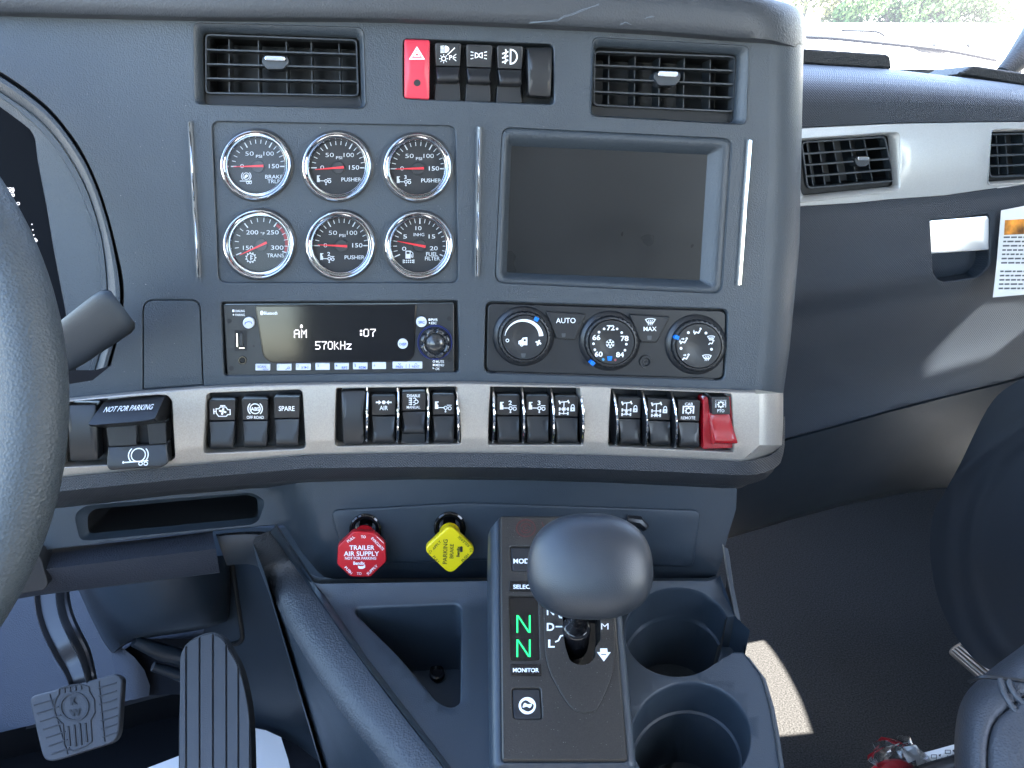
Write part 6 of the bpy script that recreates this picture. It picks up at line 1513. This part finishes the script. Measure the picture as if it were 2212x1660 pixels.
# =================================================================== cab shell beside and above (out of the picture, casts the shade)
XR = .97; ROOF = CAM.z+.42
def back(p):
    k = (XR-p.x)/SUN_DIR.x; q = p+SUN_DIR*k; return (q.y, q.z)
fp = [FP.px(x, y) for x, y in cr([(1560, 1380), (1612, 1368), (1650, 1385), (1690, 1440), (1722, 1500), (1740, 1545), (1752, 1583)], 4)+[(1664, 1592), (1600, 1600), (1540, 1600), (1540, 1380)]]
pp_ = [FLp(x, y) for x, y in [(1951, 821), (2040, 740), (2103, 660), (2142, 578), (2165, 500), (2200, 440), (2300, 300), (2500, 300), (2500, 560), (2212, 713), (2147, 767), (2050, 795)]]
h1 = [back(p) for p in fp]; h2 = [back(p) for p in pp_]  # wall openings made up: cut to the outlines of the sun patches
print('openings', [round(min(a), 2) for a in zip(*h1)], [round(max(a), 2) for a in zip(*h1)], [round(min(a), 2) for a in zip(*h2)], [round(max(a), 2) for a in zip(*h2)])
wo_ = [(-.6, FLOOR_Z), (2.0, FLOOR_Z), (2.0, CAM.z-.32), (1.30, CAM.z-.20), (1.16, ROOF), (-.6, ROOF)]
m = M(); pw_ = [(-.50, CAM.z-.26), (.16, CAM.z-.26), (.16, CAM.z+.34), (-.50, CAM.z+.34)]  # window opening placed to bring side light onto latch, knob and flank
for dx in (0, .03): sheet(m, lambda y, z: Vector((XR+dx, y, z)), wo_, [h1, h2, pw_])
trimm = mat('cab_trim', (.16, .165, .175), .7)
o = m.build('cab_side_sun_mask', trimm, None, smooth=False); o['kind'] = 'structure'
m = M(); 
for z in (ROOF, ROOF+.05): m.add([(-.30, -.6, z), (XR+.03, -.6, z), (XR+.03, 1.12, z), (.25, 1.12, z), (.10, .80, z), (-.30, .80, z)], [(0, 1, 2, 3, 4, 5)])  # unseen roof, cut short on the driver side to let sky light in
o = m.build('cab_roof', mat('headliner', (.30, .31, .33), .9), None, smooth=False); o['kind'] = 'structure'

m = M()
for d in (0, -.03): m.add([(-1.05+d, -.6, FLOOR_Z), (-1.05+d, 1.9, FLOOR_Z), (-1.05+d, 1.9, CAM.z-.42), (-1.05+d, -.6, CAM.z-.30)], [(0, 1, 2, 3)])
o = m.build('cab_door_wall', trimm, None, smooth=False); o['kind'] = 'structure'
m = M()
for d in (0, -.03): sheet(m, lambda x, z: Vector((x, -.62+d, z)), [(-1.08, FLOOR_Z), (XR+.03, FLOOR_Z), (XR+.03, ROOF), (-1.08, ROOF)], [[(-.90, CAM.z-.22), (-.12, CAM.z-.22), (-.12, ROOF-.05), (-.90, ROOF-.05)]])  # unseen wall; its opening is placed for light from the left rear
o = m.build('cab_rear_wall', trimm, None, smooth=False); o['kind'] = 'structure'

# scuffs on the hood and settled dust
m = M()
for q_ in ([(1144, 50), (1170, 47), (1206, 44), (1219, 36), (1232, 33), (1260, 22), (1292, 10)], [(1340, 53), (1352, 50), (1362, 52)], [(1395, 40), (1412, 35)]):
    for k in range(3):
        rn = random.Random(k*7+int(q_[0][0])); line(m, lambda x, y, d=0: D.px(x, y, .0200), [(x+rn.uniform(-3, 3), y+rn.uniform(-2, 2)) for x, y in q_], .8)
m.build('scuff_mark', mat('scuff', (.10, .125, .15), .8), dash, smooth=False, kind='stuff')
m = M(); rn = random.Random(9)
for _ in range(420):
    x, y = rn.uniform(150, 1640), rn.uniform(60, 830)
    if any(inside(h, x, y) for h in holes if h is not holes[3]) or inside(arc+[(-60, 850)], x, y): continue
    w = .0004 if not inside(holes[3], x, y) else -.0024
    if w < 0 and any(math.hypot(x-a, y-b) < c*1.1 for a, b, c, d in GC): continue
    r = rn.uniform(.35, .9)*(1.6 if rn.random() < .05 else 1); a = rn.random()*6
    m.add([F0(x+r*math.cos(a+k*1.57+rn.uniform(-.4, .4)), y+r*math.sin(a+k*1.57), w) for k in range(4)], [(0, 1, 2, 3)])
m.build('dust_speck', mat('dust', (.22, .22, .21), .9), dash, smooth=False, kind='stuff')
m = M()
for _ in range(260):
    x, y = rn.uniform(1090, 1350), rn.uniform(1120, 1640)
    if inside(inset(sq, 8), x, y) and not any(inside(h, x, y) for h in (lens_q, mode_q, btn_q, slotp)):
        r = rn.uniform(.3, .8); a = rn.random()*6
        m.add([FS(x+r*math.cos(a+k*1.57), y+r*math.sin(a+k*1.57), .0014) for k in range(4)], [(0, 1, 2, 3)])
m.build('dust_speck', bpy.data.materials['dust'], sel, smooth=False, kind='stuff')
